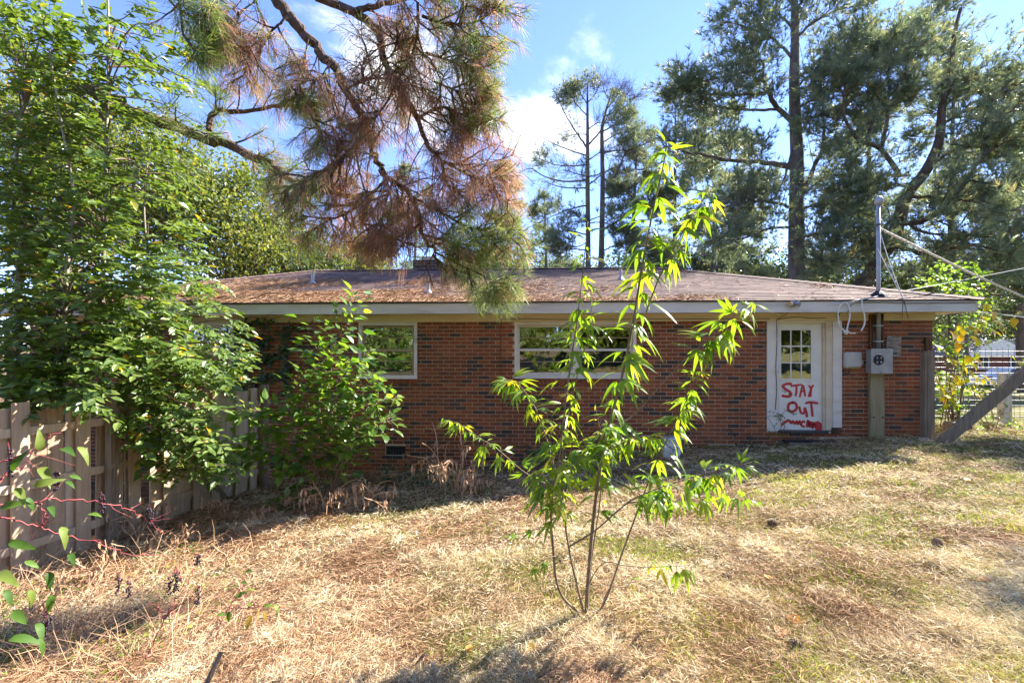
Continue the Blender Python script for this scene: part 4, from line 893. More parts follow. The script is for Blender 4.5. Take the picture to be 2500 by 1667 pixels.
class Pine:
    def __init__(s, seed): s.seed = seed; s.rng = np.random.default_rng(seed); s.wood = MB(); s.tb = []; s.td = []; s.tw = []
    def limb(s, P, r0, r1, n=24, k=8, sec=0, seclen=1.0, twigs=5, twlen=.4, t0=.25, bias=(0, 0, 0), tip=True, pw=1.0, flat=.5, rnoise=.05):
        rng = s.rng; path = spline(P, n)
        path[1:-1] += rng.normal(0, .012, (n - 2, 3)) * (r0 / .06)
        rr = r1 + (r0 - r1) * (1 - np.linspace(0, 1, n)) ** pw; rr = rr * (1 + rng.normal(0, rnoise, n))
        s.wood.tube(path, rr, k, r=rng.uniform())
        if sec:
            for b in side_branches(rng, path, sec, seclen, t0, bias=bias, flat=flat):
                s.wood.tube(b, np.linspace(max(r1 * .7, .012), .005, len(b)), 4, r=rng.uniform(), cap=False)
                s.twigs(b, twigs, twlen, bias)
        if tip: s.twigs(path[int(n * .7):], twigs, twlen, bias)
        return path
    def twigs(s, b, n, L, bias):
        """n short twigs along the path b, each with a tuft of needles (made in one go)"""
        rng = s.rng; b = np.asarray(b); m = len(b); T = nrm(np.gradient(b, axis=0)); bias = np.array(bias)
        t = rng.uniform(.15, 1.0, n) * (m - 1); i = np.minimum(t.astype(int), m - 2); f = (t - i)[:, None]
        p = b[i] * (1 - f) + b[i + 1] * f; r = rdir(rng, n); r[:, 2] *= .6; tt = T[i]
        r -= tt * (r * tt).sum(1)[:, None]; d = nrm(tt * .6 + nrm(r) * .8 + bias); l = (L * rng.uniform(.45, 1.2, n))[:, None]
        q = p + d * l; d2 = nrm(d + rng.normal(0, .2, (n, 3)) + bias * .4)
        s.tw.append(np.stack([p, q], 1)); s.tb += [q, p + d * l * .55, b[-1:]]; s.td += [d2, d, T[-1:]]
    def twig_wood(s, r=.005):
        P = np.concatenate(s.tw); p, q = P[:, 0], P[:, 1]; n = len(P); d = nrm(q - p); A = nrm(np.cross(d, UP + .01)); B = np.cross(d, A)
        ring = [A * cos(a) + B * sin(a) for a in (0, 2.094, 4.189)]
        V = np.stack([p + v * r for v in ring] + [q + v * r * .55 for v in ring], 1).reshape(-1, 3)
        Fc = (np.array([(0, 1, 4), (0, 4, 3), (1, 2, 5), (1, 5, 4), (2, 0, 3), (2, 3, 5)])[None] + (np.arange(n) * 6)[:, None, None]).reshape(-1, 3)
        s.wood.add(V, Fc)
    def foliage(s, k, L, w, spread=.9, droop=.15, one=True, keep=None, up=.12, gaps=0):
        B = np.concatenate(s.tb); D = np.concatenate(s.td)
        if gaps: m = clump(B, s.seed) > gaps; B, D = B[m], D[m]
        if keep is not None: m = keep(B); B, D = B[m], D[m]
        n = len(B); rng = s.rng
        b = np.repeat(B, k, 0); d = nrm(np.repeat(D, k, 0) + rdir(rng, n * k) * spread + UP * up)
        b = b + d * .015 - np.repeat(D, k, 0) * rng.uniform(0, .10, (n * k, 1))
        l = L * rng.uniform(.7, 1.1, n * k)
        tr = np.repeat(np.clip(rng.normal(.5, .22, n), 0, 1), k) + rng.normal(0, .08, n * k)
        if one: V, Fc = blades1(rng, b, d, l, w); return V, Fc, tr
        V, Fc = needles(rng, b, d, l, w, droop); return V, Fc, np.repeat(tr, 3)
NEEDLE_FAR = leafmat('blue_green_needles', [(0, (.10, .15, .115)), (.5, (.19, .245, .165)), (.8, (.30, .33, .18)), (1, (.44, .37, .18))], .52, (1.15, 1.12, .75), .4, .45)
NEEDLE_GREEN = leafmat('green_needles', [(0, (.10, .16, .06)), (.5, (.19, .27, .09)), (1, (.33, .36, .15))], .5, (1.15, 1.1, .6), .4, .4)
NEEDLE_BROWN = leafmat('brown_needles', [(0, (.20, .11, .075)), (.5, (.42, .26, .18)), (1, (.62, .45, .34))], .58, (1.1, .9, .7), .5, .3)
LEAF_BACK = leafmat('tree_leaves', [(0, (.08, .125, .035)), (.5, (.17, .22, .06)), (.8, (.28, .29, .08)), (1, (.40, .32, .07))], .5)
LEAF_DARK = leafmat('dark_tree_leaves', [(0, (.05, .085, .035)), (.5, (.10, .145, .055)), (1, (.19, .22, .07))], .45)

def near_bough():
    """pine whose limbs hang into the top of the view; its trunk stands left of the frame"""
    tr = empty('pine_tree', (-8.8, 6.6, float(ground(-8.8, 6.6))), 'pine whose brown needled limbs hang over the roof at upper left', 'tree')
    g = Pine(31)
    base = np.array((-8.8, 6.6, float(ground(-8.8, 6.6)) - .2)); top = np.array((-8.2, 6.4, 10.0))
    trunk = MB(); tp = spline([base, (-8.7, 6.6, 4), (-8.4, 6.5, 7), top], 26); trunk.tube(tp, np.linspace(.30, .10, 26), 12); trunk.build('trunk', M['bark'], tr)
    WQ = lambda p, z: WP(p, tuple(v * 0.74 for v in z) if isinstance(z, tuple) else z * 0.74)
    # heavy lower limb
    L0 = WQ([(-40, 75), (0, 105), (128, 179), (223, 217), (319, 271), (446, 319), (542, 348), (638, 389), (698, 430), (760, 452), (850, 480)], (9.2, 7.0))
    L0 = np.vstack([[(-8.6, 6.6, 6.4)], L0])
    g.limb(L0, .125, .024, 50, 10, sec=26, seclen=.62, twigs=6, twlen=.23, t0=.45, bias=(0, 0, -.05))
    g.limb(WQ([(510, 318), (515, 285), (540, 272), (606, 271), (698, 258), (740, 262), (800, 250)], 7.4), .038, .011, 24, 7, sec=14, seclen=.42, twigs=5, twlen=.21, t0=.15, bias=(0, 0, .1))
    # limbs coming down from above the frame
    top1 = [(-8.4, 6.5, 7.2), (-5.2, 5.2, 7.1)]
    B1 = np.vstack([top1, WQ([(560, -150), (630, -60), (666, -14), (702, 40), (753, 94), (807, 155), (847, 217), (883, 282), (901, 332), (919, 390), (948, 434), (1006, 480), (1035, 573), (1064, 617), (1093, 667)], (6.4, 6.9))])
    p1 = g.limb(B1, .072, .010, 70, 10, sec=0, tip=True, twigs=8, twlen=.23, pw=.8)
    top2 = [(-8.3, 6.4, 8.4), (-4.2, 5.2, 7.6)]
    B2 = np.vstack([top2, WQ([(640, -140), (720, -50), (789, -4), (861, 29), (926, 80), (930, 119), (948, 177), (981, 231), (1017, 289), (1042, 347), (1075, 390), (1085, 440), (1120, 480)], (6.2, 6.7))])
    p2 = g.limb(B2, .054, .010, 60, 9, sec=0, tip=True, twigs=8, twlen=.23, pw=.8)
    def on(px, py, Z_): return W(px, py, Z_)
    extra = [([(894, 336), (847, 376), (818, 405), (753, 434), (690, 470)], (6.5, 6.3), .045, 9, .55), ([(861, 29), (934, 11), (1020, -8), (1120, -30)], (6.2, 6.2), .045, 8, .5),
             ([(1020, 7), (1020, 72), (1006, 134), (970, 202), (930, 270), (880, 330)], (6.2, 6.5), .022, 10, .45), ([(1020, 289), (1080, 262), (1130, 280), (1190, 250)], (6.6, 6.6), .022, 7, .4),
             ([(1075, 390), (1130, 420), (1190, 440), (1250, 430)], (6.7, 6.8), .02, 8, .45), ([(1006, 480), (1080, 520), (1170, 560), (1240, 520)], (6.8, 6.9), .02, 9, .45),
             ([(1035, 573), (1100, 590), (1190, 600), (1290, 560)], (6.9, 6.8), .02, 9, .4), ([(1064, 617), (1130, 650), (1190, 680), (1210, 700)], (6.9, 6.8), .018, 8, .35),
             ([(948, 434), (900, 480), (850, 520), (800, 540), (740, 580)], (6.8, 7.0), .022, 8, .45), ([(960, 440), (940, 500), (930, 560), (900, 610)], (6.8, 6.9), .018, 7, .4),
             ([(870, 510), (900, 560), (960, 580), (1000, 600)], (6.8, 6.9), .016, 6, .4),
             ([(1030, 40), (1100, 60), (1170, 50), (1230, 10)], (6.3, 6.4), .02, 9, .45), ([(1040, 130), (1100, 150), (1150, 170), (1200, 160)], (6.4, 6.4), .018, 8, .4),
             ([(1060, 200), (1110, 220), (1160, 240), (1190, 300)], (6.5, 6.5), .016, 8, .4), ([(702, 40), (660, 80), (620, 110), (600, 160)], (6.4, 6.3), .016, 6, .45),
             ([(753, 94), (740, 160), (735, 230), (770, 300), (800, 330)], (6.4, 6.4), .012, 6, .35), ([(807, 155), (780, 190), (740, 200), (720, 230)], (6.4, 6.3), .012, 5, .35),
             ([(847, 217), (900, 190), (960, 130), (1000, 90)], (6.45, 6.4), .014, 7, .4), ([(660, -20), (600, 20), (560, 60), (540, 110)], (6.4, 6.2), .014, 6, .4)]
    for pts, zz, r, n, L in extra: g.limb(WQ(pts, zz), r * .75, .006, 22, 6, sec=int(n * 2.0), seclen=L * 1.25, twigs=6, twlen=.24, t0=.12, bias=(0, 0, -.10))
    for p in (p1, p2):
        for b in side_branches(g.rng, p[24:], 44, .78, .05, bias=(0, 0, -.12)):
            g.wood.tube(b, np.linspace(.009, .003, len(b)), 4, cap=False); g.twigs(b, 6, .24, (0, 0, -.1))
    # green spray at the top left corner of the bough
    for a in ([(430, -60), (440, 20), (450, 90), (480, 130)], [(380, -60), (420, 10), (490, 60), (500, 120)], [(460, -70), (490, 0), (500, 50)]): g.limb(WQ(a, 5.6), .014, .006, 12, 5, sec=6, seclen=.3, twigs=4, twlen=.2, t0=.2, bias=(0, 0, -.1))
    # sprig over the fascia
    for a in ([(1178, 728), (1176, 740), (1180, 752)],): g.limb(WP(a, 7.45), .006, .004, 6, 4, sec=0, twigs=4, twlen=.08, bias=(0, 0, -.3))
    g.twig_wood(); g.wood.build('limbs', M['bark'], tr)
    # project tuft positions to say which are still green
    def pix(B):
        x = B[:, 0]; y = B[:, 1]; zc = -x * SY + y * CY; xc = x * CY + y * SY
        return 1250 + F * xc / zc, HOR - F * (B[:, 2] - E) / zc
    def at_chimney(B):
        px, py = pix(B); return (px > 985) & (px < 1085) & (py > 585) & (py < 672)
    def green(B):
        px, py = pix(B); r = np.random.default_rng(7).uniform(size=len(B))
        p = np.full(len(B), .16)
        p = np.where((px > 1090) & (py > 500), .82, p); p = np.where((px > 1060) & (py < 320), .6, p); p = np.where((px < 800) & (py > 220), .6, p); p = np.where(px < 540, .97, p)
        p = np.where(py > 715, 1, p); p = np.where((px > 1020) & (px < 1200) & (py > 330) & (py < 500), .06, p)
        return r < p
    V, Fc, R = g.foliage(16, .155, .0019, spread=.85, droop=.22, one=False, keep=lambda B: green(B) & ~at_chimney(B)); link('needles', mesh('needles', V, Fc, NEEDLE_GREEN, R), tr)
    V, Fc, R = g.foliage(13, .14, .0019, spread=.9, droop=.55, one=False, keep=lambda B: ~green(B) & ~at_chimney(B), up=-.25); o = link('dead_needles', mesh('dead_needles', V, Fc, NEEDLE_BROWN, R), tr); o['label'] = 'dead brown drooping pine needles'
    return g
GB = near_bough()

def pine_A():
    """big pine behind the house on the right: limbs read from the photograph"""
    Z = 20.0; s6 = lambda L: [(1600 + a / 2.613, b / 2.613) for a, b in L]
    b = W(1945, 700, Z); gz = float(ground(b[0], b[1]))
    tr = empty('pine_tree', (b[0], b[1], gz), 'tall pine with straight grey trunk behind the right half of the roof', 'tree', 'pines behind the house')
    g = Pine(101)
    tk = np.vstack([[(b[0], b[1], gz - .3)], WP([(1945, 760), (1945, 640), (1944, 536), (1946, 383), (1942, 306), (1939, 191), (1941, 96), (1939, 0), (1935, -90), (1938, -160)], Z)])
    t = MB(); tp = spline(tk, 40); t.tube(tp, np.linspace(.40, .07, 40), 12); t.build('trunk', M['bark_grey'], tr)
    limbs = [([(870, 1070), (700, 1040), (450, 1020), (200, 970), (60, 930)], 20, 18.5, .13), ([(890, 800), (750, 650), (690, 520), (680, 400), (600, 300)], 20, 19, .12),
             ([(770, 700), (540, 700), (420, 680), (250, 640)], 19.8, 19, .06), ([(700, 600), (560, 605), (300, 600), (120, 570)], 19.5, 18.5, .07), ([(680, 450), (540, 470), (300, 520), (150, 560)], 19.3, 18.5, .05),
             ([(940, 1240), (1000, 1100), (1070, 930), (1080, 800), (1060, 600), (1050, 450)], 20, 19, .11), ([(1080, 940), (1230, 870), (1400, 760), (1520, 650)], 19.3, 18.5, .07),
             ([(890, 520), (1000, 420), (1150, 300), (1300, 200)], 20, 19.5, .07), ([(885, 380), (760, 260), (600, 180), (420, 130)], 20, 19, .07), ([(885, 260), (1000, 150), (1180, 60), (1300, 40)], 20, 20, .07),
             ([(885, 180), (760, 80), (620, 20)], 20, 19.5, .06), ([(885, 80), (980, -40), (1100, -120)], 20, 20, .06), ([(885, 40), (780, -60), (700, -140)], 20, 20, .05),
             ([(880, 1330), (740, 1290), (560, 1290), (380, 1340)], 20, 18, .07), ([(930, 1260), (1100, 1120), (1250, 1160), (1400, 1240)], 20, 18, .06), ([(930, 1330), (1100, 1300), (1280, 1330), (1420, 1400)], 20, 18, .06),
             ([(880, 1450), (720, 1460), (560, 1520), (350, 1540)], 20, 18, .06), ([(880, 1530), (1000, 1500), (1200, 1480)], 20, 18, .06), ([(885, 900), (800, 1180), (640, 1210), (500, 1230)], 20, 19, .06),
             ([(900, 700), (1000, 640), (1140, 560), (1300, 480)], 20, 19, .06), ([(880, 620), (960, 500), (1200, 400), (1420, 330)], 20, 21, .06), ([(1200, 470), (1450, 420), (1700, 360), (1950, 300)], 21, 21, .05), ([(1300, 300), (1500, 220), (1700, 150), (1880, 60)], 21, 21, .05)]
    for pts, z0, z1, r in limbs:
        P = WP(s6(pts), (z0, z1)); L = np.linalg.norm(np.diff(P, axis=0), axis=1).sum()
        g.limb(P, r, .02, 22, 7, sec=int(10 + L * 5.4), seclen=2.2, twigs=9, twlen=.55, t0=.22, bias=(0, 0, .12))
    g.twig_wood(); g.wood.build('limbs', M['bark_grey'], tr)
    V, Fc, R = g.foliage(12, .27, .0115, spread=.75, up=.15, gaps=-.85); link('crown', mesh('crown', V, Fc, NEEDLE_FAR, R), tr)
pine_A()
def pine_B():
    Z = 19.0; s6 = lambda L: [(1600 + a / 2.613, b / 2.613) for a, b in L]
    b = W(2085, 735, Z); gz = float(ground(b[0], b[1]))
    tr = empty('pine_tree', (b[0], b[1], gz), 'leaning reddish pine at the right with long spreading limbs', 'tree', 'pines behind the house')
    g = Pine(202)
    tk = np.vstack([[(b[0] - .2, b[1], gz - .3)], WP([(2085, 735), (2110, 690), (2182, 574), (2212, 478), (2258, 421), (2293, 344), (2300, 260), (2320, 180), (2330, 90), (2345, 20)], Z)])
    t = MB(); t.tube(spline(tk, 40), np.linspace(.34, .05, 40), 12); t.build('trunk', M['bark'], tr)
    limbs = [([(1560, 1130), (1440, 960), (1300, 890), (1210, 760), (1200, 600), (1230, 480)], 18.5, 18, .10), ([(1440, 960), (1480, 760), (1500, 650), (1600, 560)], 18.3, 18, .08), ([(1350, 880), (1440, 620), (1500, 400), (1480, 250)], 18, 18, .07),
             ([(1550, 1430), (1750, 1390), (1950, 1200), (2090, 1000), (2200, 920), (2400, 850)], 18.5, 17.5, .12), ([(1720, 1100), (1900, 960), (2150, 930), (2400, 940)], 18.8, 18, .07), ([(1810, 900), (1830, 700), (1900, 540), (1980, 420)], 19, 19, .06),
             ([(2090, 1000), (2120, 860), (2200, 760), (2350, 640)], 18, 18, .06), ([(1820, 800), (1960, 720), (2150, 640), (2350, 520)], 19, 18.5, .06), ([(1640, 1200), (1500, 1180), (1350, 1220), (1180, 1260)], 18.8, 18, .06),
             ([(1600, 1260), (1800, 1260), (2050, 1290), (2350, 1330)], 18.8, 17, .07), ([(1560, 1380), (1700, 1480), (1950, 1500), (2300, 1520)], 18.6, 17, .07), ([(2000, 1150), (2150, 1170), (2400, 1150)], 17.8, 17, .05),
             ([(1500, 1560), (1750, 1620), (2000, 1560), (2350, 1650)], 18.6, 16.5, .10), ([(1500, 1540), (1350, 1480), (1200, 1520), (1050, 1600)], 18.8, 18, .06), ([(1450, 1650), (1250, 1640), (1050, 1680)], 18.8, 17.5, .06),
             ([(1850, 560), (1700, 460), (1560, 380), (1420, 330)], 19, 19, .05), ([(1850, 600), (2000, 520), (2120, 480), (2250, 560)], 19, 19, .05)]
    for pts, z0, z1, r in limbs:
        P = WP(s6(pts), (z0, z1)); L = np.linalg.norm(np.diff(P, axis=0), axis=1).sum()
        g.limb(P, r, .02, 22, 7, sec=int(10 + L * 5.2), seclen=2.2, twigs=9, twlen=.55, t0=.2, bias=(0, 0, .10))
    g.twig_wood(); g.wood.build('limbs', M['bark'], tr)
    V, Fc, R = g.foliage(12, .27, .0115, spread=.75, up=.15, gaps=-.85); link('crown', mesh('crown', V, Fc, NEEDLE_FAR, R), tr)
pine_B()
def pine_twin():
    Z = 30.0; s5 = lambda L: [(1200 + a / 3.135, 150 + b / 3.135) for a, b in L]
    b = W(1450, 720, Z); gz = float(ground(b[0], b[1]))
    tr = empty('pine_tree', (b[0], b[1], gz), 'slender twin trunked pine with thin round top behind the roof centre', 'tree', 'pines behind the house')
    g = Pine(303)
    t1 = WP(s5([(740, 1900), (740, 1500), (735, 900), (735, 640), (735, 400), (735, 220), (740, 140)]), Z); t2 = WP(s5([(830, 1900), (845, 1300), (850, 900), (845, 550), (865, 420), (900, 300), (930, 200)]), Z + .6)
    t1 = np.vstack([[(t1[0][0], t1[0][1], gz - .3)], t1]); t2 = np.vstack([[(t2[0][0], t2[0][1], gz - .3)], t2])
    t = MB(); t.tube(spline(t1, 36), np.linspace(.22, .035, 36), 10); t.tube(spline(t2, 36), np.linspace(.24, .035, 36), 10); t.build('trunk', M['bark_grey'], tr)
    lean = [([(730, 660), (600, 470), (500, 260)], .07, 0), ([(720, 720), (520, 650), (400, 590)], .05, 0), ([(720, 910), (560, 920), (400, 880), (300, 820), (200, 860)], .06, 5), ([(720, 970), (550, 965), (400, 920)], .05, 3),
            ([(740, 640), (830, 540), (900, 400), (1000, 300), (1060, 220)], .06, 10), ([(735, 420), (650, 330), (600, 250)], .04, 6), ([(735, 330), (690, 260), (660, 200)], .04, 7), ([(735, 320), (800, 240), (820, 180)], .04, 7),
            ([(865, 420), (960, 380), (1060, 320), (1100, 260)], .04, 9), ([(880, 370), (960, 260), (1000, 190)], .04, 8), ([(845, 540), (920, 500), (1000, 440), (1080, 420)], .05, 7), ([(900, 300), (860, 220), (870, 160)], .03, 6),
            ([(870, 980), (960, 850), (1030, 700), (1150, 640), (1250, 600)], .08, 8), ([(750, 790), (620, 800), (480, 790), (350, 740)], .05, 9), ([(750, 940), (900, 830), (1000, 800)], .05, 4), ([(860, 700), (1000, 680), (1150, 720)], .05, 8),
            ([(740, 1100), (640, 1120), (480, 1180), (330, 1250)], .06, 7), ([(850, 1290), (980, 1210), (1080, 1120), (1200, 1080)], .08, 6), ([(740, 1330), (600, 1300), (480, 1310)], .05, 6), ([(850, 1050), (960, 1030), (1100, 950)], .05, 8),
            ([(740, 880), (650, 860), (560, 830)], .04, 8), ([(850, 1450), (980, 1400), (1120, 1420)], .05, 9), ([(740, 1450), (620, 1440), (500, 1480)], .05, 9), ([(840, 1180), (740, 1220), (660, 1230)], .04, 9), ([(740, 560), (640, 560), (540, 590)], .04, 5), ([(740, 520), (820, 470), (900, 470)], .04, 6), ([(850, 620), (960, 560), (1090, 540)], .04, 7), ([(735, 760), (830, 700), (900, 690)], .04, 6), ([(850, 860), (760, 880), (680, 920)], .04, 6), ([(735, 1240), (860, 1230), (960, 1270)], .04, 7), ([(740, 1380), (650, 1420), (540, 1400), (430, 1420)], .04, 9)]
    for pts, r, n in lean: g.limb(WP(s5(pts), (Z, Z - 1)), r, .018, 18, 6, sec=int(n * 2.8), seclen=1.9, twigs=8, twlen=.6, t0=.3, bias=(0, 0, .15), tip=n > 0)
    g.twig_wood(); g.wood.build('limbs', M['bark_grey'], tr)
    V, Fc, R = g.foliage(8, .32, .013, spread=.8, up=.2, gaps=-.05); link('crown', mesh('crown', V, Fc, NEEDLE_FAR, R), tr)
pine_twin()
def auto_pine(px, Z, hpx, spread, seed, label, n=26, k=10, w=.017, low=.25, group='pines behind the house', L=.36, dens=1.0):
    """pine seen as background: trunk at pixel column px, top at pixel row hpx"""
    b = W(px, 700, Z); gz = float(ground(b[0], b[1])); zt = W(px, hpx, Z)[2]; rng = np.random.default_rng(seed)
    tr = empty('pine_tree', (b[0], b[1], gz), label, 'tree', group); g = Pine(seed)
    P = np.array([(b[0], b[1], gz - .3), (b[0] + rng.normal(0, .2), b[1], gz + (zt - gz) * .5), (b[0] + rng.normal(0, .3), b[1], zt)])
    t = MB(); t.tube(spline(P, 20), np.linspace(.28, .05, 20), 9); t.build('trunk', M['bark_grey'], tr)
    for i in range(n):
        f = low + (1 - low) * (i + rng.uniform()) / n; z = gz + (zt - gz) * f; a = rng.uniform(0, 2 * pi); R = spread * (1.15 - .8 * (f - low) / (1 - low)) * rng.uniform(.6, 1.15)
        p0 = np.array((b[0], b[1], z)); d = np.array((cos(a), sin(a), 0))
        g.limb([p0, p0 + d * R * .5 + UP * R * .08, p0 + d * R + UP * R * rng.uniform(.0, .35)], .06, .015, 12, 5, sec=int((5 + R * 3.0) * dens), seclen=R * .42, twigs=10, twlen=.6, t0=.25, bias=(0, 0, .12))
    g.twig_wood(); g.wood.build('limbs', M['bark_grey'], tr)
    V, Fc, R = g.foliage(k, L, w, spread=.85, up=.2, gaps=-.7); link('crown', mesh('crown', V, Fc, NEEDLE_FAR, R), tr)
def broadleaf(x, y, h, rx, rz, nleaf, seed, label, size=.16, mat=None, group=None, trunk_r=.18, zc=None, nlimb=34, cat='tree'):
    rng = np.random.default_rng(seed); gz = float(ground(x, y))
    tr = empty('broadleaf_tree', (x, y, gz), label, cat, group)
    c = np.array((x, y, gz + (h - rz if zc is None else zc)))
    t = MB(); top = c + (0, 0, rz * .55); tp = spline([(x, y, gz - .3), (x + rng.normal(0, .15), y, gz + (c[2] - gz) * .5), c, top], 18); t.tube(tp, np.linspace(trunk_r, .04, 18), 9); t.build('trunk', M['bark_grey'], tr)
    tw = Pine(seed); wd = tw.wood; cl = []
    for i in range(nlimb):
        d = rdir(rng, 1)[0]; d[2] = abs(d[2]) * .9 - .35; e = c + d * np.array((rx, rx, rz)) * rng.uniform(.75, 1.05); s = tp[int(rng.uniform(.35, .95) * 17)]
        p = spline([s, (s + e) / 2 + rng.normal(0, .15 * rx, 3) + UP * .1 * rz, e], 9); wd.tube(p, np.linspace(.05, .012, 9), 5, cap=False)
        tw.twigs(p, 10, rx * .42, (0, 0, .05)); cl.append(e)
    tw.twig_wood(.011); wd.build('limbs', M['bark_grey'], tr)
    cl = np.vstack([np.array(cl)] + tw.tb); idx = rng.integers(0, len(cl), nleaf); cs = np.clip(rng.normal(.45, .2, len(cl)), 0, 1)
    pos = cl[idx] + rng.normal(0, 1, (nleaf, 3)) * np.array((rx * .13, rx * .13, rz * .09))
    R = frames(rdir(rng, nleaf) + np.array((0, 0, -.3)), rdir(rng, nleaf) + UP * .9)
    V, Fc, r = scatter(RH_T, RH_F, pos, R, size * rng.uniform(.6, 1.2, nleaf), cs[idx] * .7 + rng.uniform(0, .35, nleaf))
    link('crown', mesh('crown', V, Fc, mat or LEAF_BACK, r), tr)
def at_px(px, Z): p = W(px, 700, Z); return p[0], p[1]
def h_px(px, py, Z): p = W(px, py, Z); return p[2] - float(ground(p[0], p[1]))
def background():
    # broad-leaved trees behind the left half of the roof
    for i, (px, py, Z, rx, rz, n, s, lab) in enumerate([
        (560, 330, 21, 3.2, 4.2, 15000, .20, 'large sunlit yellow green tree behind the left end of the roof'),
        (700, 470, 24, 2.6, 3.4, 9000, .22, 'shorter leafy tree beside the large sunlit one'),
        (330, 150, 19, 3.4, 5.4, 14000, .20, 'tall green tree behind the shrubs at the left edge'),
        (90, 90, 20, 3.8, 6.2, 15000, .20, 'tree behind the left edge of the roof, mostly hidden'),
        (860, 560, 30, 3.2, 2.6, 7000, .26, 'low pale tree left of the chimney far behind'),
        (1180, 600, 34, 4.0, 2.6, 8000, .28, 'low dark tree right of the chimney far behind')]):
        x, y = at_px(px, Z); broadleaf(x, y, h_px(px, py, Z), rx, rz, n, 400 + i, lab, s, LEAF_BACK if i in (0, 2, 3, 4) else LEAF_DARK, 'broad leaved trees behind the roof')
    for i, (px, Z, hp, sp, n, lab) in enumerate([
        (1650, 34, 260, 4.2, 24, 'pine far behind between the twin pine and the tall grey pine'), (1800, 38, 330, 4.5, 22, 'distant pine left of the tall grey trunk'),
        (2120, 33, 110, 5.2, 28, 'distant pine between the tall pine and the leaning pine'), (2330, 29, 110, 5.0, 28, 'distant pine behind the leaning pine limbs'),
        (2500, 26, 190, 4.8, 28, 'pine at the right edge behind the service cable'), (1240, 40, 380, 3.8, 16, 'thin distant pine right of the brown bough'), (1010, 42, 420, 4.0, 16, 'thin distant pine behind the chimney'), (2640, 21, 260, 4.2, 24, 'near pine whose limbs enter at the right edge'), (1545, 31, 330, 3.6, 22, 'pine behind the sapling top right of the twin pine'), (1330, 36, 470, 3.2, 18, 'short distant pine left of the twin pine'), (1730, 30, 270, 4.4, 26, 'distant pine whose crown fills the gap left of the tall trunk')]):
        auto_pine(px, Z, hp, sp, 600 + i, lab, n=n, dens=.8 if Z > 25 else 1)
    # low growth that closes the view under the crowns
    for i, (px, py, Z, rx, rz, n) in enumerate([(1560, 590, 36, 4.5, 3.6, 8000), (1760, 580, 34, 4.5, 3.6, 8000), (2000, 600, 36, 4.8, 3.4, 8000), (2200, 620, 32, 4.2, 3.2, 7000), (2360, 640, 40, 5, 3.6, 6000), (2560, 600, 36, 5, 4.2, 7000), (1360, 610, 40, 4.4, 3.0, 6000), (660, 640, 36, 5, 2.8, 5000)]):
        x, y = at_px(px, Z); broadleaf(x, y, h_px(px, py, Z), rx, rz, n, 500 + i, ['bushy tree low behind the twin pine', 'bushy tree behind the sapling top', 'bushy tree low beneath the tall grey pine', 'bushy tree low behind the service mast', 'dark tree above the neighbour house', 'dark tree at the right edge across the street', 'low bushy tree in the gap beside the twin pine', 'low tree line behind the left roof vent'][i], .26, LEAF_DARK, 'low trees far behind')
    for i, (px, py, Z, rx, n) in enumerate([(2290, 690, 66, 7, 5000), (2420, 700, 70, 7, 5000), (2560, 690, 64, 7, 5000)]):
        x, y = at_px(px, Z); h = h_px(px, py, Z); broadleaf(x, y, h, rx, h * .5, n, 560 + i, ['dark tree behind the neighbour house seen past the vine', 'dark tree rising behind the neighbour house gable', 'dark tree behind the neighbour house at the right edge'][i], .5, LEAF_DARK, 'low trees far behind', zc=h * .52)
    def shade_pine(x, y, h, spread, seed, label, low, nl=20, dn=.9):
        b_ = np.array((x, y)); gz = float(ground(x, y)); zc_ = -x * SY + y * CY; px = 1250 + F * (x * CY + y * SY) / zc_
        auto_pine(px, zc_, HOR - F * (gz + h - E) / zc_, spread, seed, label, n=nl, low=low, group='pines right of the yard', L=.3, dens=dn, w=.012)
    shade_pine(10.4, 5.1, 8.5, 2.1, 651, 'pine just right of the yard whose shadow lies over the lower right lawn', .40, 30, 1.5)
    shade_pine(16.2, 12.7, 10.5, 2.5, 652, 'near pine whose needles reach into the right edge above the cable', .5)
    # trees behind the viewer: seen only as reflections in the panes
    for i, (x, y, h, rx) in enumerate([(-9, -9, 9, 3.6), (-4.0, -11, 10, 3.8), (1.5, -10, 9, 3.6), (6.5, -10, 10, 3.8), (12, -9, 9, 3.6), (-14, -7, 9, 3.6), (-6.5, -7, 4, 2.4), (-1.5, -7.5, 4.2, 2.6), (3.5, -7.2, 4, 2.5), (8.5, -7, 4.2, 2.6), (12.5, -4.5, 4.0, 2.4), (17, -4.0, 4.5, 2.6), (-11, -4.5, 4.2, 2.5)]):
        broadleaf(x, y, h, rx, h * .48, 6000, 700 + i, 'leafy tree standing behind the viewer, mirrored in the window panes', .30, LEAF_BACK, 'trees behind the viewer', zc=h * .46, nlimb=22)
background()
# ------------------------------------------------------------------ near plants
LEAF_SAP = leafmat('sapling_leaves', [(0, (.07, .15, .02)), (.5, (.14, .24, .025)), (.85, (.24, .32, .03)), (1, (.38, .33, .04))], .55, (1.9, 1.75, .55), .38, .5)
LEAF_BUSH = leafmat('bush_leaves', [(0, (.06, .14, .025)), (.5, (.13, .235, .045)), (.85, (.20, .30, .055)), (1, (.40, .38, .04))], .55, (1.6, 1.5, .5), .3, .6)
LEAF_LEFT = leafmat('shrub_leaves', [(0, (.06, .11, .022)), (.5, (.12, .195, .04)), (.9, (.20, .27, .06)), (.97, (.40, .30, .03)), (1, (.55, .30, .02))], .42, (1.5, 1.4, .5), .34, .5)
LEAF_YEL = leafmat('autumn_leaves', [(0, (.12, .22, .02)), (.4, (.30, .36, .02)), (.75, (.55, .46, .02)), (1, (.55, .30, .02))], .5, (1.5, 1.3, .3), .4, .4)
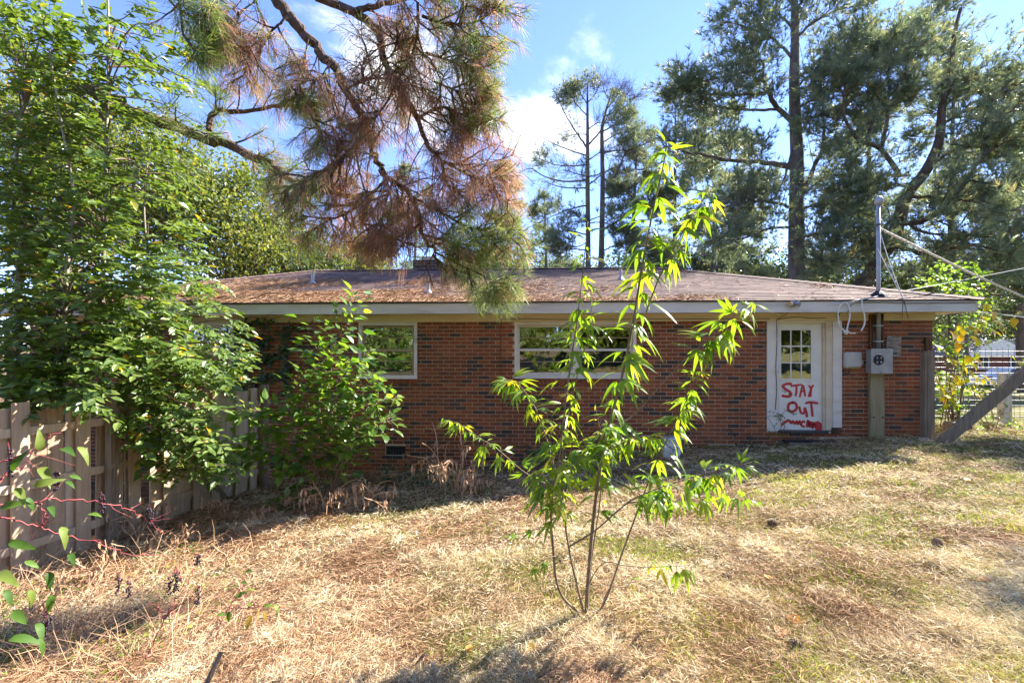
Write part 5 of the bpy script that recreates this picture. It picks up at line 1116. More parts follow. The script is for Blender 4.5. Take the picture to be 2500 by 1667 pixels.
LEAF_POKE = leafmat('pokeweed_leaves', [(0, (.06, .13, .022)), (.6, (.11, .20, .03)), (.9, (.22, .24, .05)), (1, (.42, .26, .05))], .42, (1.5, 1.4, .4), .55, .25)
LEAF_IVY = leafmat('ivy_leaves', [(0, (.018, .04, .014)), (.6, (.035, .07, .02)), (1, (.07, .10, .03))], .25)
M['deadstalk'] = solid('dead_stalk', [(.2, (.28, .16, .085)), (.6, (.50, .32, .19)), (1, (.66, .48, .32))], 14, .9, .2, use_rnd=.5)
M['redstem'] = solid('red_stem', [(.3, (.20, .03, .045)), (.7, (.34, .08, .07))], 10, .5, .05)
M['greystem'] = solid('sapling_stem', [(.3, (.14, .10, .06)), (.7, (.27, .21, .14))], 16, .8, .2)
M['berry'] = solid('dark_berry', [(.3, (.012, .008, .016)), (.7, (.03, .015, .03))], 10, .25, 0, spec=.5)
def leaf_mesh(name, lobes, mat, rnd, droop=.5, cup=.10, width=.11, seg=6, rng=None):
    """palmate leaf of lanceolate lobes: (angle, length, width); x forward, z up"""
    V = []; Fc = []; n = 0
    for a, L, w in lobes:
        d = np.array((cos(a), sin(a))); s = np.array((-sin(a), cos(a)))
        t = np.linspace(0, 1, seg + 1); prof = w * np.clip(np.sin(np.pi * np.clip(t * .93 + .07, 0, 1) ** .85), 0.02, 1) 
        wav = 1 + (rng.normal(0, .10, seg + 1) if rng is not None else 0)
        bend = (rng.normal(0, .12) if rng is not None else 0)
        for i, ti in enumerate(t):
            c = d * L * ti + s * bend * L * ti ** 2; z = -droop * (L * ti) ** 1.7 
            h = prof[i] * wav[i] if 0 < i < seg else (prof[i] if i == 0 else .002)
            V += [(*(c + s * h), z + cup * h * 2.2), (*c, z), (*(c - s * h), z + cup * h * 2.2)]
        for i in range(seg):
            b = n + 3 * i
            Fc += [(b + 1, b + 4, b + 3, b), (b + 2, b + 5, b + 4, b + 1)]
        n += 3 * (seg + 1)
    Fq = tri(np.array(Fc)); return mesh(name, np.array(V), Fq, mat, np.full(len(Fq), rnd), smooth=True)
def ovate_mesh(name, mat, rnd, w=.30, droop=.25, heart=.0, rng=None, seg=7):
    V = []; Fc = []; t = np.linspace(0, 1, seg + 1)
    prof = w * np.sin(np.pi * np.clip(t, 0, 1) ** .68) ** .9; prof[0] = .01 + heart; prof[-1] = .003
    bend = rng.normal(0, .06) if rng is not None else 0; fold = rng.uniform(.08, .3) if rng is not None else .15; cur = droop * (rng.uniform(.5, 1.5) if rng is not None else 1)
    for i, ti in enumerate(t):
        z = .06 * ti - cur * ti ** 2; wv = (rng.normal(0, .012, 2) if rng is not None else (0, 0))
        V += [(ti - (.07 * (1 - ti) * (heart > 0)), prof[i] + bend * ti, z + fold * prof[i] + wv[0]), (ti, bend * ti, z), (ti - (.07 * (1 - ti) * (heart > 0)), -prof[i] + bend * ti, z + fold * prof[i] + wv[1])]
    for i in range(seg): b = 3 * i; Fc += [(b + 1, b + 4, b + 3, b), (b + 2, b + 5, b + 4, b + 1)]
    Fq = tri(np.array(Fc)); return mesh(name, np.array(V), Fq, mat, np.full(len(Fq), rnd), smooth=True)
def put(name, me, pos, d, up, s, parent, roll=0.0):
    R = frames(np.asarray(d)[None], np.asarray(up)[None])[0]
    M4 = Matrix.Identity(4)
    for i in range(3):
        for j in range(3): M4[i][j] = R[i, j] * s
        M4[i][3] = pos[i]
    o = bpy.data.objects.new(name, me); COL.objects.link(o); o.parent = parent; o.matrix_parent_inverse = parent.matrix_basis.inverted(); o.matrix_basis = M4
    return o
VIEW = np.array((-SY, CY, 0.)); RIGHT = np.array((CY, SY, 0.))

def sapling():
    rng = np.random.default_rng(77)
    s3 = lambda L: [(1150 + a / 2.0357, 330 + b / 2.0357) for a, b in L]; s7 = lambda L: [(800 + a / 2.541, 1050 + b / 2.541) for a, b in L]
    Z = 2.62; b0 = on_ground(1428, 1512); Z = float(b0[1] * CY - b0[0] * SY)
    tr = empty('sapling', b0, 'tall multi stemmed sapling with bright drooping lobed leaves in the lawn', 'sapling')
    sets = []
    l5 = lambda k: [(-1.05, .55 * k, .062), (-.5, .84, .078), (0, 1.0, .092), (.5, .84, .078), (1.05, .55 * k, .062)]
    l3 = [(-.6, .74, .08), (0, 1.0, .095), (.6, .74, .08)]; l1 = [(0, 1.0, .10)]; l2 = [(-.55, .72, .08), (.05, 1.0, .095)]
    for v in (.15, .35, .5, .65, .8, .95):
        sets.append([leaf_mesh('leaf', l5(rng.uniform(.7, 1.1)), LEAF_SAP, v, rng.uniform(.35, .75), rng=rng), leaf_mesh('leaf', l5(.9), LEAF_SAP, v, rng.uniform(.5, .9), rng=rng), leaf_mesh('leaf', l3, LEAF_SAP, v, rng.uniform(.4, .8), rng=rng), leaf_mesh('leaf', l2, LEAF_SAP, v, rng.uniform(.4, .8), rng=rng), leaf_mesh('leaf', l1, LEAF_SAP, v, rng.uniform(.3, .7), rng=rng)])
    main = s7([(1605, 1140), (1625, 800), (1660, 450), (1720, 60)]) + s3([(740, 1240), (800, 960), (850, 650), (905, 370), (960, 130), (972, 35)])
    st = [  # pixels, distances, radius, first leafy part, leaves, leaf size
        (main, (Z, Z + .15), .0145, .40, 44, .20),
        (s7([(1440, 1000), (1395, 700), (1390, 450), (1440, 150)]) + s3([(455, 1450), (500, 1100), (530, 900), (560, 640), (580, 430)]), (Z - .08, Z - .1), .009, .30, 34, .165),
        (s7([(1585, 1120), (1500, 750), (1460, 450), (1455, 200)]) + s3([(480, 1400), (540, 1150), (590, 960), (600, 830)]), (Z, Z + .25), .009, .34, 24, .16),
        (s7([(1700, 1100), (1820, 780), (1900, 560), (1990, 320), (2070, 130)]) + s3([(1010, 1440), (1060, 1340), (1100, 1240), (1130, 1175)]), (Z, Z + .2), .007, .42, 26, .15),
        (s3([(740, 1440), (830, 1370), (980, 1200), (1100, 1080), (1200, 1000), (1300, 900), (1400, 830)]), (Z + .1, Z + .25), .0055, .52, 16, .19),
        (s3([(870, 880), (930, 720), (1010, 560), (1090, 420), (1150, 330), (1195, 275)]), (Z + .12, Z + .2), .0055, .25, 20, .17),
        (s7([(1500, 720), (1660, 620), (1860, 450), (2000, 380), (2200, 310)]) + [(1740, 1150), (1836, 1128)], (Z - .05, Z - .35), .006, .40, 22, .15),
        (s7([(1860, 450), (2050, 430), (2200, 440)]) + [(1760, 1205), (1850, 1222)], (Z - .1, Z - .2), .0045, .2, 14, .13),
        ([(1360, 1180), (1345, 1110), (1322, 1033), (1297, 978), (1262, 937), (1232, 930), (1215, 945)], (Z, Z + .2), .006, .25, 22, .13),
        ([(1375, 1210), (1330, 1180), (1277, 1150), (1214, 1096), (1169, 1068), (1120, 1035), (1081, 1022)], (Z, Z + .35), .006, .25, 22, .11),
        (s7([(1610, 1130), (1640, 780), (1690, 420), (1690, 200)]) + [(1470, 1080), (1455, 1000)], (Z + .05, Z + .2), .006, .45, 16, .15),
        ([(1470, 1110), (1520, 1080), (1570, 1065), (1620, 1072)], (Z + .1, Z + .15), .0045, .1, 14, .13),
        ([(1380, 1200), (1400, 1140), (1440, 1090), (1480, 1060)], (Z, Z + .1), .0045, .1, 14, .14),
        (s7([(1690, 1120), (1750, 980), (1850, 970), (1900, 920), (1925, 1000)]), (Z, Z - .1), .0035, .6, 3, .10),
        (s7([(1570, 1050), (1700, 830), (1850, 840), (2000, 850), (2150, 840), (2280, 850)]), (Z, Z - .2), .0035, .6, 7, .11),
        (s7([(1430, 780), (1370, 790), (1300, 830), (1260, 880)]), (Z - .1, Z - .2), .0035, .5, 3, .11),
        (s7([(1400, 650), (1330, 610), (1200, 640), (1080, 650)]), (Z - .1, Z + .1), .003, .3, 6, .08),
        (s7([(1440, 420), (1360, 340), (1340, 290), (1310, 270)]), (Z - .1, Z), .004, .2, 8, .14),
        (s7([(1480, 560), (1440, 400), (1400, 440), (1340, 500)]), (Z - .1, Z - .2), .0035, .3, 5, .11),
        (s7([(1450, 1030), (1540, 1160), (1620, 1280), (1600, 1300)]), (Z, Z - .05), .004, 1, 0, .1),
    ]
    for k, (px, zz, r, t0, nl, ls) in enumerate(st):
        P = WP(px, zz)
        if k in (0, 1, 2, 3, 10): P = np.vstack([[b0 + (rng.normal(0, .03), rng.normal(0, .03), -.03)], P])
        path = spline(P, 60); MB().tube(path, np.linspace(r, r * .28, 60), 7).build('stem', M['greystem'], tr, smooth=True)
        T = nrm(np.gradient(path, axis=0)); a = rng.uniform(0, 6.28)
        for t in np.linspace(t0, 1, int(nl * 1.5)):
            i = int(t * 59); a += 2.4 + rng.normal(0, .4); p = path[i]
            h = RIGHT * cos(a) + VIEW * sin(a) * .8; h = h - T[i] * np.dot(h, T[i])
            tipf = (t - t0) / max(1 - t0, .01)
            d = nrm(nrm(h) * 1.0 + T[i] * (.1 + .75 * max(0, tipf - .8) * 5) + UP * rng.uniform(-.6, .15))
            s = ls * .95 * rng.uniform(.6, 1.25) * (1 - .55 * max(0, tipf - .75) * 4)
            q = p + d * s * rng.uniform(.15, .35)
            MB().tube([p, (p + q) / 2 + UP * .006, q], .0016, 3, cap=False).build('leaf_stalk', M['greystem'], tr)
            S = sets[min(5, int(abs(rng.normal(2.5, 1.7))))]
            up = nrm(UP + rng.normal(0, .3, 3))
            put('leaf', S[int(rng.choice(5, p=[.30, .26, .2, .1, .14]))], q, d, up, s, tr)
sapling()

def mulberry_bush():
    rng = np.random.default_rng(55)
    s4 = lambda L: [(450 + a / 2.851, 650 + b / 2.851) for a, b in L]
    b0 = on_ground(800, 1232); Z = float(b0[1] * CY - b0[0] * SY)
    tr = empty('leafy_bush', b0, 'large bush with glossy ovate leaves in front of the left brick wall', 'bush')
    me = [ovate_mesh('leaf', LEAF_BUSH, v, rng.uniform(.24, .32), rng.uniform(.1, .45), .03, rng) for v in (.05, .2, .35, .5, .5, .65, .8, .97)]
    wts = np.array([1, 2, 2, 2, 2, 1.6, 1, .22]); wts /= wts.sum()
    st = [([(1000, 1560), (1030, 1250), (1010, 900), (960, 620), (915, 560), (905, 350)], 34, .006, 0), ([(1000, 1560), (1050, 1200), (1020, 800), (1040, 560), (1120, 420), (1180, 300), (1230, 160)], 34, .006, 0), ([(1010, 1560), (1140, 1150), (1180, 900), (1210, 700), (1300, 560)], 34, .006, -.1),
          ([(1010, 1560), (1180, 1200), (1260, 1000), (1350, 940), (1500, 915)], 26, .006, -.1), ([(1010, 1560), (1200, 1300), (1300, 1170), (1380, 1090), (1430, 1050)], 24, .005, -.2), ([(1000, 1560), (900, 1150), (840, 950), (800, 830), (850, 720)], 34, .006, .1),
          ([(990, 1560), (820, 1250), (700, 1080), (600, 1020), (440, 1000), (390, 1030)], 34, .006, 0), ([(990, 1560), (760, 1350), (600, 1200), (480, 1130)], 28, .005, -.2), ([(990, 1560), (700, 1400), (520, 1300), (350, 1250), (250, 1420)], 32, .005, -.2), ([(1000, 1560), (980, 1300), (1010, 1100), (1050, 900)], 34, .006, -.3),
          ([(1000, 1560), (880, 1320), (780, 1180), (720, 1000), (690, 950)], 28, .005, -.2), ([(1010, 1560), (1100, 1350), (1150, 1220), (1230, 1080)], 28, .005, -.3), ([(1000, 1560), (900, 1420), (760, 1400), (640, 1430)], 22, .004, -.35), ([(1005, 1560), (1050, 1000), (1090, 760), (1110, 640)], 30, .005, .15), ([(1005, 1560), (960, 1150), (930, 860), (960, 700)], 30, .005, .2), ([(1000, 1560), (1120, 1100), (1270, 860), (1340, 760)], 26, .005, .1)]
    objs = []
    for px, nl, r, dz in st:
        P = WP(s4(px), (Z, Z + dz)); P[0] = b0 + (rng.normal(0, .05), rng.normal(0, .05), -.03)
        path = spline(P, 40); MB().tube(path, np.linspace(r * 1.8, r * .35, 40), 5).build('stem', M['greystem'], tr)
        T = nrm(np.gradient(path, axis=0)); a = rng.uniform(0, 6.28)
        for t in np.linspace(.2, 1, int(nl * 2.2)):
            i = int(t * 39); a += 2.4 + rng.normal(0, .3); h = RIGHT * cos(a) + VIEW * sin(a); h -= T[i] * np.dot(h, T[i])
            d = nrm(nrm(h) + T[i] * .45 + UP * rng.uniform(-.35, .2)); s = rng.uniform(.105, .19)
            off = nrm(h) * rng.uniform(.02, .24)
            q = path[i] + off; objs.append((q, d, nrm(UP + np.array((.35, .1, 0)) + rng.normal(0, .35, 3)), s, int(rng.choice(8, p=wts)), path[i]))
    rng.shuffle(objs); stalk = MB()
    for k, (q, d, up, s, m, p) in enumerate(objs):
        stalk.tube([p, q], .0018, 3, cap=False)
    stalk.build('leaf_stalks', M['greystem'], tr)['kind'] = 'stuff'
    for k, (q, d, up, s, m, p) in enumerate(objs[:300]): put('leaf', me[m], q, d, up, s, tr)
    if len(objs) > 300:
        rest = objs[300:]; pos = np.array([o[0] for o in rest]); R = frames(np.array([o[1] for o in rest]), np.array([o[2] for o in rest]))
        V, Fc, r = scatter(OV_T * (1, 1.25, 1), OV_F, pos, R, np.array([o[3] for o in rest]), np.clip(rng.normal(.45, .2, len(rest)), 0, .85)); o = link('leaves', mesh('leaves', V, Fc, LEAF_BUSH, r), tr); o['kind'] = 'stuff'
mulberry_bush()

def left_thicket():
    """slender trees behind and over the fence at the left"""
    rng = np.random.default_rng(91)
    TR = [('slender pale stemmed tree whose leaves hang over the fence', [(250, 1010), (247, 900), (249, 750), (255, 560), (258, 400), (262, 260), (266, 120), (262, -40)], 5.7, .035),
          ('thin dark stemmed tree nearest the left edge', [(150, 1020), (158, 860), (159, 735), (169, 604), (180, 480), (150, 300), (120, 120)], 5.2, .028),
          ('slender tree whose boughs reach across the hidden left window', [(392, 1010), (387, 878), (372, 760), (367, 703), (360, 623), (352, 480), (370, 330)], 6.6, .026),
          ('crooked pale tree at the far left edge behind the fence', [(20, 1020), (40, 800), (50, 640), (57, 559), (62, 480), (40, 380), (60, 250)], 5.6, .05)]
    # clumps of sprays: pixel box, distance range, sprays, tree
    CL = [((0, 420, 330, 620), (4.9, 6.6), 150, 0), ((0, 600, 430, 760), (4.7, 6.6), 150, 1), ((0, 740, 300, 900), (4.7, 5.8), 110, 1), ((0, 880, 240, 965), (4.7, 5.3), 50, 1), ((0, 940, 250, 1010), (4.55, 4.9), 22, 1), ((230, 760, 470, 900), (5.2, 6.8), 95, 2), ((300, 860, 560, 960), (5.2, 6.9), 75, 2),
          ((440, 840, 610, 935), (5.8, 7.0), 30, 2), ((280, 950, 520, 1090), (5.0, 5.9), 70, 2), ((330, 1060, 560, 1160), (5.2, 5.9), 36, 2), ((60, 140, 330, 330), (5.0, 6.8), 66, 0), ((0, 280, 260, 440), (5.0, 6.6), 90, 3), ((0, 10, 170, 220), (5.0, 6.5), 60, 3),
          ((150, 0, 420, 160), (5.2, 6.8), 34, 0), ((300, 120, 520, 330), (5.6, 7.2), 34, 0), ((300, 330, 470, 500), (5.6, 7.2), 36, 0), ((360, 540, 500, 720), (6.0, 7.2), 55, 2), ((440, 690, 560, 770), (6.2, 7.2), 16, 2), ((500, 770, 600, 850), (6.2, 7.2), 14, 2), ((0, 560, 200, 900), (5.4, 6.8), 70, 3)]
    roots = []; leaves = {i: [[], [], [], []] for i in range(4)}; woods = {i: Pine(900 + i) for i in range(4)}; paths = []
    for i, (lab, px, Z, r) in enumerate(TR):
        P = WP(px, Z); g0 = float(ground(P[0][0], P[0][1])); P = np.vstack([[(P[0][0], P[0][1], g0 - .2)], P])
        tr = empty('slender_tree', (P[0][0], P[0][1], g0), lab, 'tree', 'slender trees along the fence'); roots.append(tr)
        path = spline(P, 50); paths.append(path); t = MB(); t.tube(path, np.linspace(r, r * .3, 50), 8); t.build('trunk', solid('pale_bark_%d' % i, [(.3, (.13, .10, .075)), (.5, (.30, .26, .21)), (.8, (.44, .40, .34))], 9, .9, .4, stretch=(1, 1, .6)), tr)
    for (x0, y0, x1, y1), (z0, z1), n, ti in CL:
        path = paths[ti]; wd = woods[ti]
        for q in range(int(n * 1.35)):
            px, py = rng.uniform(x0, x1), rng.uniform(y0, y1); c = W(px, py, rng.uniform(z0, z1))
            # spray grows outward from the stem, tipping down and towards the light
            j = np.argmin(np.abs(path[:, 2] - (c[2] - .25))); s = path[j]
            d = nrm(nrm(c - s) * .8 + np.array((.55, -.15, -.18)) + rng.normal(0, .35, 3)); L = rng.uniform(.28, .5)
            a = c - d * L * .5; e = c + d * L * .5 - UP * .06; m = (a + e) / 2 + UP * .03
            if q % 6 == 0: wd.wood.tube(spline([s, (s + a) / 2 + UP * .12, a, m], 10), np.linspace(.012, .004, 10), 4, cap=False)
            wd.wood.tube([a, m, e], [.004, .003, .002], 3, cap=False)
            k = int(rng.integers(9, 14)); t = np.linspace(.05, 1, k)[:, None]
            pts = (1 - t) ** 2 * a + 2 * t * (1 - t) * (2 * m - (a + e) / 2) + t ** 2 * e
            sd = nrm(np.cross(d, UP)); sg = np.where(np.arange(k) % 2, 1, -1)[:, None]
            ld = nrm(d * .75 + sd * sg * .8 + rng.normal(0, .22, (k, 3)) - UP * .25)
            leaves[ti][0].append(pts); leaves[ti][1].append(ld); leaves[ti][2].append(nrm(UP + np.array((.3, -.1, 0)) + rng.normal(0, .4, (k, 3)))); leaves[ti][3].append(rng.uniform(.065, .13, k) * (1 + .25 * rng.uniform()))
    for i in range(4):
        woods[i].wood.build('branches', M['twig'], roots[i])['kind'] = 'stuff'
        pos, d, up, s = (np.concatenate(q) for q in leaves[i]); n = len(pos)
        V, Fc, r = scatter(OV_T, OV_F, pos, frames(d, up), s, np.clip(rng.beta(2, 2.3, n) * 1.0 + (rng.uniform(size=n) < .02) * .5, 0, 1)); link('crown', mesh('crown', V, Fc, LEAF_LEFT, r), roots[i])
left_thicket()

def dead_weed(base, h, seed, label, n=7, spread=.5, hang=60):
    rng = np.random.default_rng(seed); tr = empty('dead_weed', base, label, 'weed', 'dead weeds'); w = MB(); hb = []
    for i in range(n):
        a = rng.uniform(0, 6.28); d = np.array((cos(a) * spread, sin(a) * spread * .6, 1.0)); hh = h * rng.uniform(.6, 1.1)
        P = [base + rng.normal(0, .03, 3) * (1, 1, 0) - UP * .02]
        for k in range(5): d = nrm(d + rng.normal(0, .2, 3) - UP * .16 * k * spread); P.append(P[-1] + d * hh / 5)
        p = spline(P, 14); w.tube(p, np.linspace(.009, .004, 14), 5, r=rng.uniform())
        for b in side_branches(rng, p, 4, hh * .4, .35, bias=(0, 0, -.1), seg=4): w.tube(b, np.linspace(.005, .0025, 5), 3, r=rng.uniform(), cap=False); hb += [b[2], b[3], b[4]]
        hb += [p[-1], p[-3], p[-5]]
    w.build('stalks', M['deadstalk'], tr)
    # curled dead leaves hang from the shoots
    hb = np.array(hb); k = hang; idx = rng.integers(0, len(hb), k); V = []; Fc = []; R = []; c = 0
    for q in idx:
        p = hb[q] + rng.normal(0, .015, 3); L = rng.uniform(.06, .17); wd = rng.uniform(.006, .016); x = rdir(rng, 1)[0] * (1, 1, 0); a0 = rng.uniform(0, 6.28)
        for t in np.linspace(0, 1, 5):
            tw = a0 + t * 3; s = np.array((cos(tw), sin(tw), 0)) * wd * (np.sin(pi * (t * .9 + .05))); m = p + x * .03 * np.sin(t * 3) - UP * L * t; V += [m - s, m + s]
        for i in range(4): Fc.append((c + 2 * i, c + 2 * i + 1, c + 2 * i + 3, c + 2 * i + 2)); 
        R += [rng.uniform()] * 4; c += 10
    link('dry_leaves', mesh('dry_leaves', np.array(V), np.array(Fc), M['deadstalk'], np.array(R)), tr)
def weeds():
    for i, (px, py, h, n, sp, hg, lab) in enumerate([(790, 1250, .68, 6, .75, 60, 'dead brown weed with drooping leaves right of the big bush foot'), (880, 1246, .62, 6, .8, 70, 'dead brown drooping weed left of the crawl space vent'), (1110, 1205, .85, 8, .6, 70, 'dead tan weed with drooping stalks before the wall centre'), (1085, 1195, 1.15, 4, .25, 10, 'upright dry seed stalks beside the drooping tan weed'),
        (545, 1262, .45, 5, .7, 24, 'low dry weed at the fence foot beside the bush'), (620, 1275, .4, 4, .8, 20, 'low dry forked weed in front of the bush'), (340, 1330, .55, 6, .6, 30, 'dry stalks against the sunlit fence'), (430, 1345, .45, 5, .8, 20, 'pale dry forked weed on the pine straw'), (250, 1420, .5, 6, .7, 26, 'dry brown weed among the ground ivy at lower left'), (120, 1500, .4, 6, .7, 20, 'dry weed low at the left edge'), (560, 1400, .42, 3, .5, 4, 'pale bare forked stalk on the straw left of the lawn')]):
        dead_weed(on_ground(px, py), h, 1200 + i, lab, n, sp, int(hg * 1.8))
    # pokeweed: red stems reaching in from the left, big leaves, berry strings
    rng = np.random.default_rng(66); s6 = lambda L: [(a / 2.94, 1150 + b / 2.94) for a, b in L]
    me = [ovate_mesh('leaf', LEAF_POKE, v, rng.uniform(.16, .21), rng.uniform(.3, .8), 0, rng) for v in (.0, .15, .35, .6, .75, .97)]
    def poke(label, stems, leaves, berries, root):
        tr = empty('pokeweed', root, label, 'plant', 'pokeweed plants'); bs = []
        for pts, zz, r in stems:
            p = spline(WP(s6(pts), zz), 40); p[1:-1] += rng.normal(0, .004, (38, 3)); q = MB(); q.tube(p, np.linspace(r, r * .4, 40) * (1 + .25 * (np.arange(40) % 7 == 3)), 7)
            for b_ in side_branches(rng, p, 5, .16, .2, seg=4): q.tube(b_, np.linspace(r * .45, r * .2, 5), 4, cap=False)
            q.build('stem', M['redstem'], tr, smooth=True); bs.append(p)
        for px, py, Z, ang, s, m in leaves:
            d = nrm(RIGHT * cos(ang) + UP * sin(ang) - VIEW * rng.uniform(-.3, .6)); up = nrm(UP + RIGHT * .3 - VIEW * .35 + rng.normal(0, .25, 3)); put('leaf', me[m], W(px, py, Z), d, up, s * rng.uniform(.45, .8), tr)
        bm = MB(); ico = None
        for px, py, Z, L in berries:
            p = W(px, py, Z); st = spline([p, p + (.01, 0, -L * .5), p + (.0, 0, -L)], 12); MB().tube(st, .0022, 4, cap=False).build('berry_stalk', M['redstem'], tr)
            for q in st[2:]:
                for k in range(3):
                    c = q + rng.normal(0, .006, 3); r = rng.uniform(.0035, .0055)
                    bm.tube([c - UP * r, c - UP * r * .5, c + UP * r * .5, c + UP * r], [r * .3, r * .9, r * .9, r * .3], 5)
        if berries: o = bm.build('berries', M['berry'], tr, smooth=True); o['kind'] = 'stuff'
    def lv(L): return [(px, py, Z, a, s, int(rng.integers(0, 5))) for px, py, Z, a, s in L]
    poke('pokeweed with long red arching stem and big leaves at the left edge', [([(-40, 250), (0, 245), (270, 215), (520, 205), (800, 235), (950, 290), (1080, 370), (1180, 450)], (1.9, 2.5), .0042), ([(-40, 330), (120, 360), (300, 400), (500, 470), (800, 550), (940, 600), (1130, 600), (1240, 635)], (1.9, 2.4), .0032), ([(270, 215), (330, 330), (300, 400)], (2.0, 2.0), .003), ([(-30, -60), (200, -130), (330, -230), (520, -330)], (1.95, 2.1), .003), ([(-30, 120), (60, 0), (190, -20)], (1.9, 2.0), .003)],
         lv([(95, 1100, 1.95, 1.2, .12), (30, 1150, 1.9, 1.2, .11), (150, 1095, 2.0, .2, .12), (40, 1190, 1.9, -.4, .14), (80, 1185, 1.9, .3, .11), (100, 1140, 2.0, -.2, .13), (60, 1215, 1.9, -.8, .12), (170, 1160, 2.0, -.3, .11), (160, 1175, 2.05, .1, .11), (215, 1255, 2.1, .1, .12), (120, 1235, 2.0, -.2, .12), (150, 1285, 2.05, -.6, .12), (170, 1350, 2.05, -.3, .13), (20, 1320, 1.9, -.5, .15), (-10, 1400, 1.85, .3, .16), (60, 1370, 1.9, -.4, .13), (120, 1395, 2.0, -1.0, .10), (10, 1440, 1.85, -.6, .14), (70, 1440, 1.9, -1.1, .12), (30, 1490, 1.85, -.5, .12), (130, 1450, 2.0, -1.4, .10), (90, 1520, 1.95, -.3, .13), (0, 1240, 1.9, .4, .12), (190, 1090, 2.05, -.5, .11), (90, 1560, 1.9, -.9, .12), (20, 1560, 1.85, .2, .14)]),
         [(135, 1150, 2.0, .08), (245, 1200, 2.2, .10), (365, 1230, 2.4, .12), (20, 1080, 1.9, .14), (285, 1395, 2.35, .11), (312, 1410, 2.35, .10), (425, 1390, 2.5, .12), (110, 1480, 2.0, .12), (480, 1350, 2.4, .06)], on_ground(-120, 1560))
    b1 = on_ground(360, 1600)
    poke('small reddish bare pokeweed in the lower left straw', [([(1050, 1330), (1070, 1300), (1200, 1020), (1330, 830), (1400, 680)], (2.3, 2.5), .0035), ([(1200, 1020), (1330, 930), (1420, 900)], (2.4, 2.45), .0025), ([(1330, 830), (1290, 760), (1260, 690)], (2.45, 2.5), .002), ([(1180, 1060), (1130, 980), (1060, 940)], (2.38, 2.4), .002)], [], [(412, 1405, 2.5, .09), (430, 1385, 2.5, .12), (480, 1430, 2.45, .1)], b1)
    b2 = on_ground(560, 1560)
    poke('low sprig with a few olive leaves in the straw at lower left', [([(1560, 1200), (1600, 1050), (1700, 900), (1750, 760)], (2.45, 2.55), .003), ([(1640, 980), (1800, 980), (1900, 960)], (2.5, 2.5), .0025)],
         [(588, 1400, 2.5, 1.3, .07, 3), (600, 1395, 2.5, .5, .09, 2), (558, 1440, 2.5, 1.1, .09, 4), (575, 1460, 2.5, .8, .09, 3), (590, 1420, 2.5, .2, .07, 2), (600, 1440, 2.5, .3, .08, 4), (605, 1470, 2.5, -.8, .08, 4), (630, 1485, 2.5, -1.2, .09, 5), (610, 1500, 2.5, -1.4, .10, 5), (645, 1490, 2.5, -1.0, .09, 5), (560, 1490, 2.5, -1.3, .10, 2), (640, 1480, 2.5, .3, .09, 3), (670, 1475, 2.5, -.4, .08, 4), (530, 1500, 2.5, .1, .08, 2)], [], b2)
weeds()

def sprays_plant(name, label, cat, boxes, mat, seed, size, heart=False, group=None, base=None, lean=(.2, -.3, -.2), rlo=0, rhi=1, big=0):
    """leafy growth filling pixel boxes: (x0,y0,x1,y1), (z0,z1), leaves"""
    rng = np.random.default_rng(seed); tr = empty(name, base, label, cat, group); g = MB(); pos = []; d = []; up = []; s = []
    for (x0, y0, x1, y1), (z0, z1), n in boxes:
        for q in range(max(1, n // 7)):
            c = W(rng.uniform(x0, x1), rng.uniform(y0, y1), rng.uniform(z0, z1)); v = nrm(np.array(lean) + rng.normal(0, .5, 3)); L = size * 4 * rng.uniform(.6, 1.2)
            a, e = c - v * L / 2, c + v * L / 2; g.tube([a, c + UP * .02, e], [.003, .0025, .0015], 3, cap=False)
            if q % 5 == 0: g.tube(spline([np.array(base) + rng.normal(0, .03, 3), (np.array(base) + a) / 2 + rng.normal(0, .08, 3), a], 8), np.linspace(.007, .003, 8), 4, cap=False)
            t = np.linspace(0, 1, 7)[:, None]; p = a * (1 - t) + e * t; sd = nrm(np.cross(v, UP)); sg = np.where(np.arange(7) % 2, 1, -1)[:, None]
            pos.append(p); d.append(nrm(v * .5 + sd * sg + rng.normal(0, .35, (7, 3)) - UP * .3)); up.append(nrm(UP * .7 + np.array((.3, -.35, 0)) + rng.normal(0, .4, (7, 3)))); s.append(size * rng.uniform(.6, 1.25, 7))
    g.build('stems', M['twig'], tr)
    pos, d, up, s = map(np.concatenate, (pos, d, up, s)); n = len(pos)
    V, Fc, r = scatter(OV_T * ((1, 1.5, 1) if heart else (1, 1, 1)), OV_F, pos, frames(d, up), s, rng.uniform(rlo, rhi, n)); link('leaves', mesh('leaves', V, Fc, mat, r), tr)
    return tr
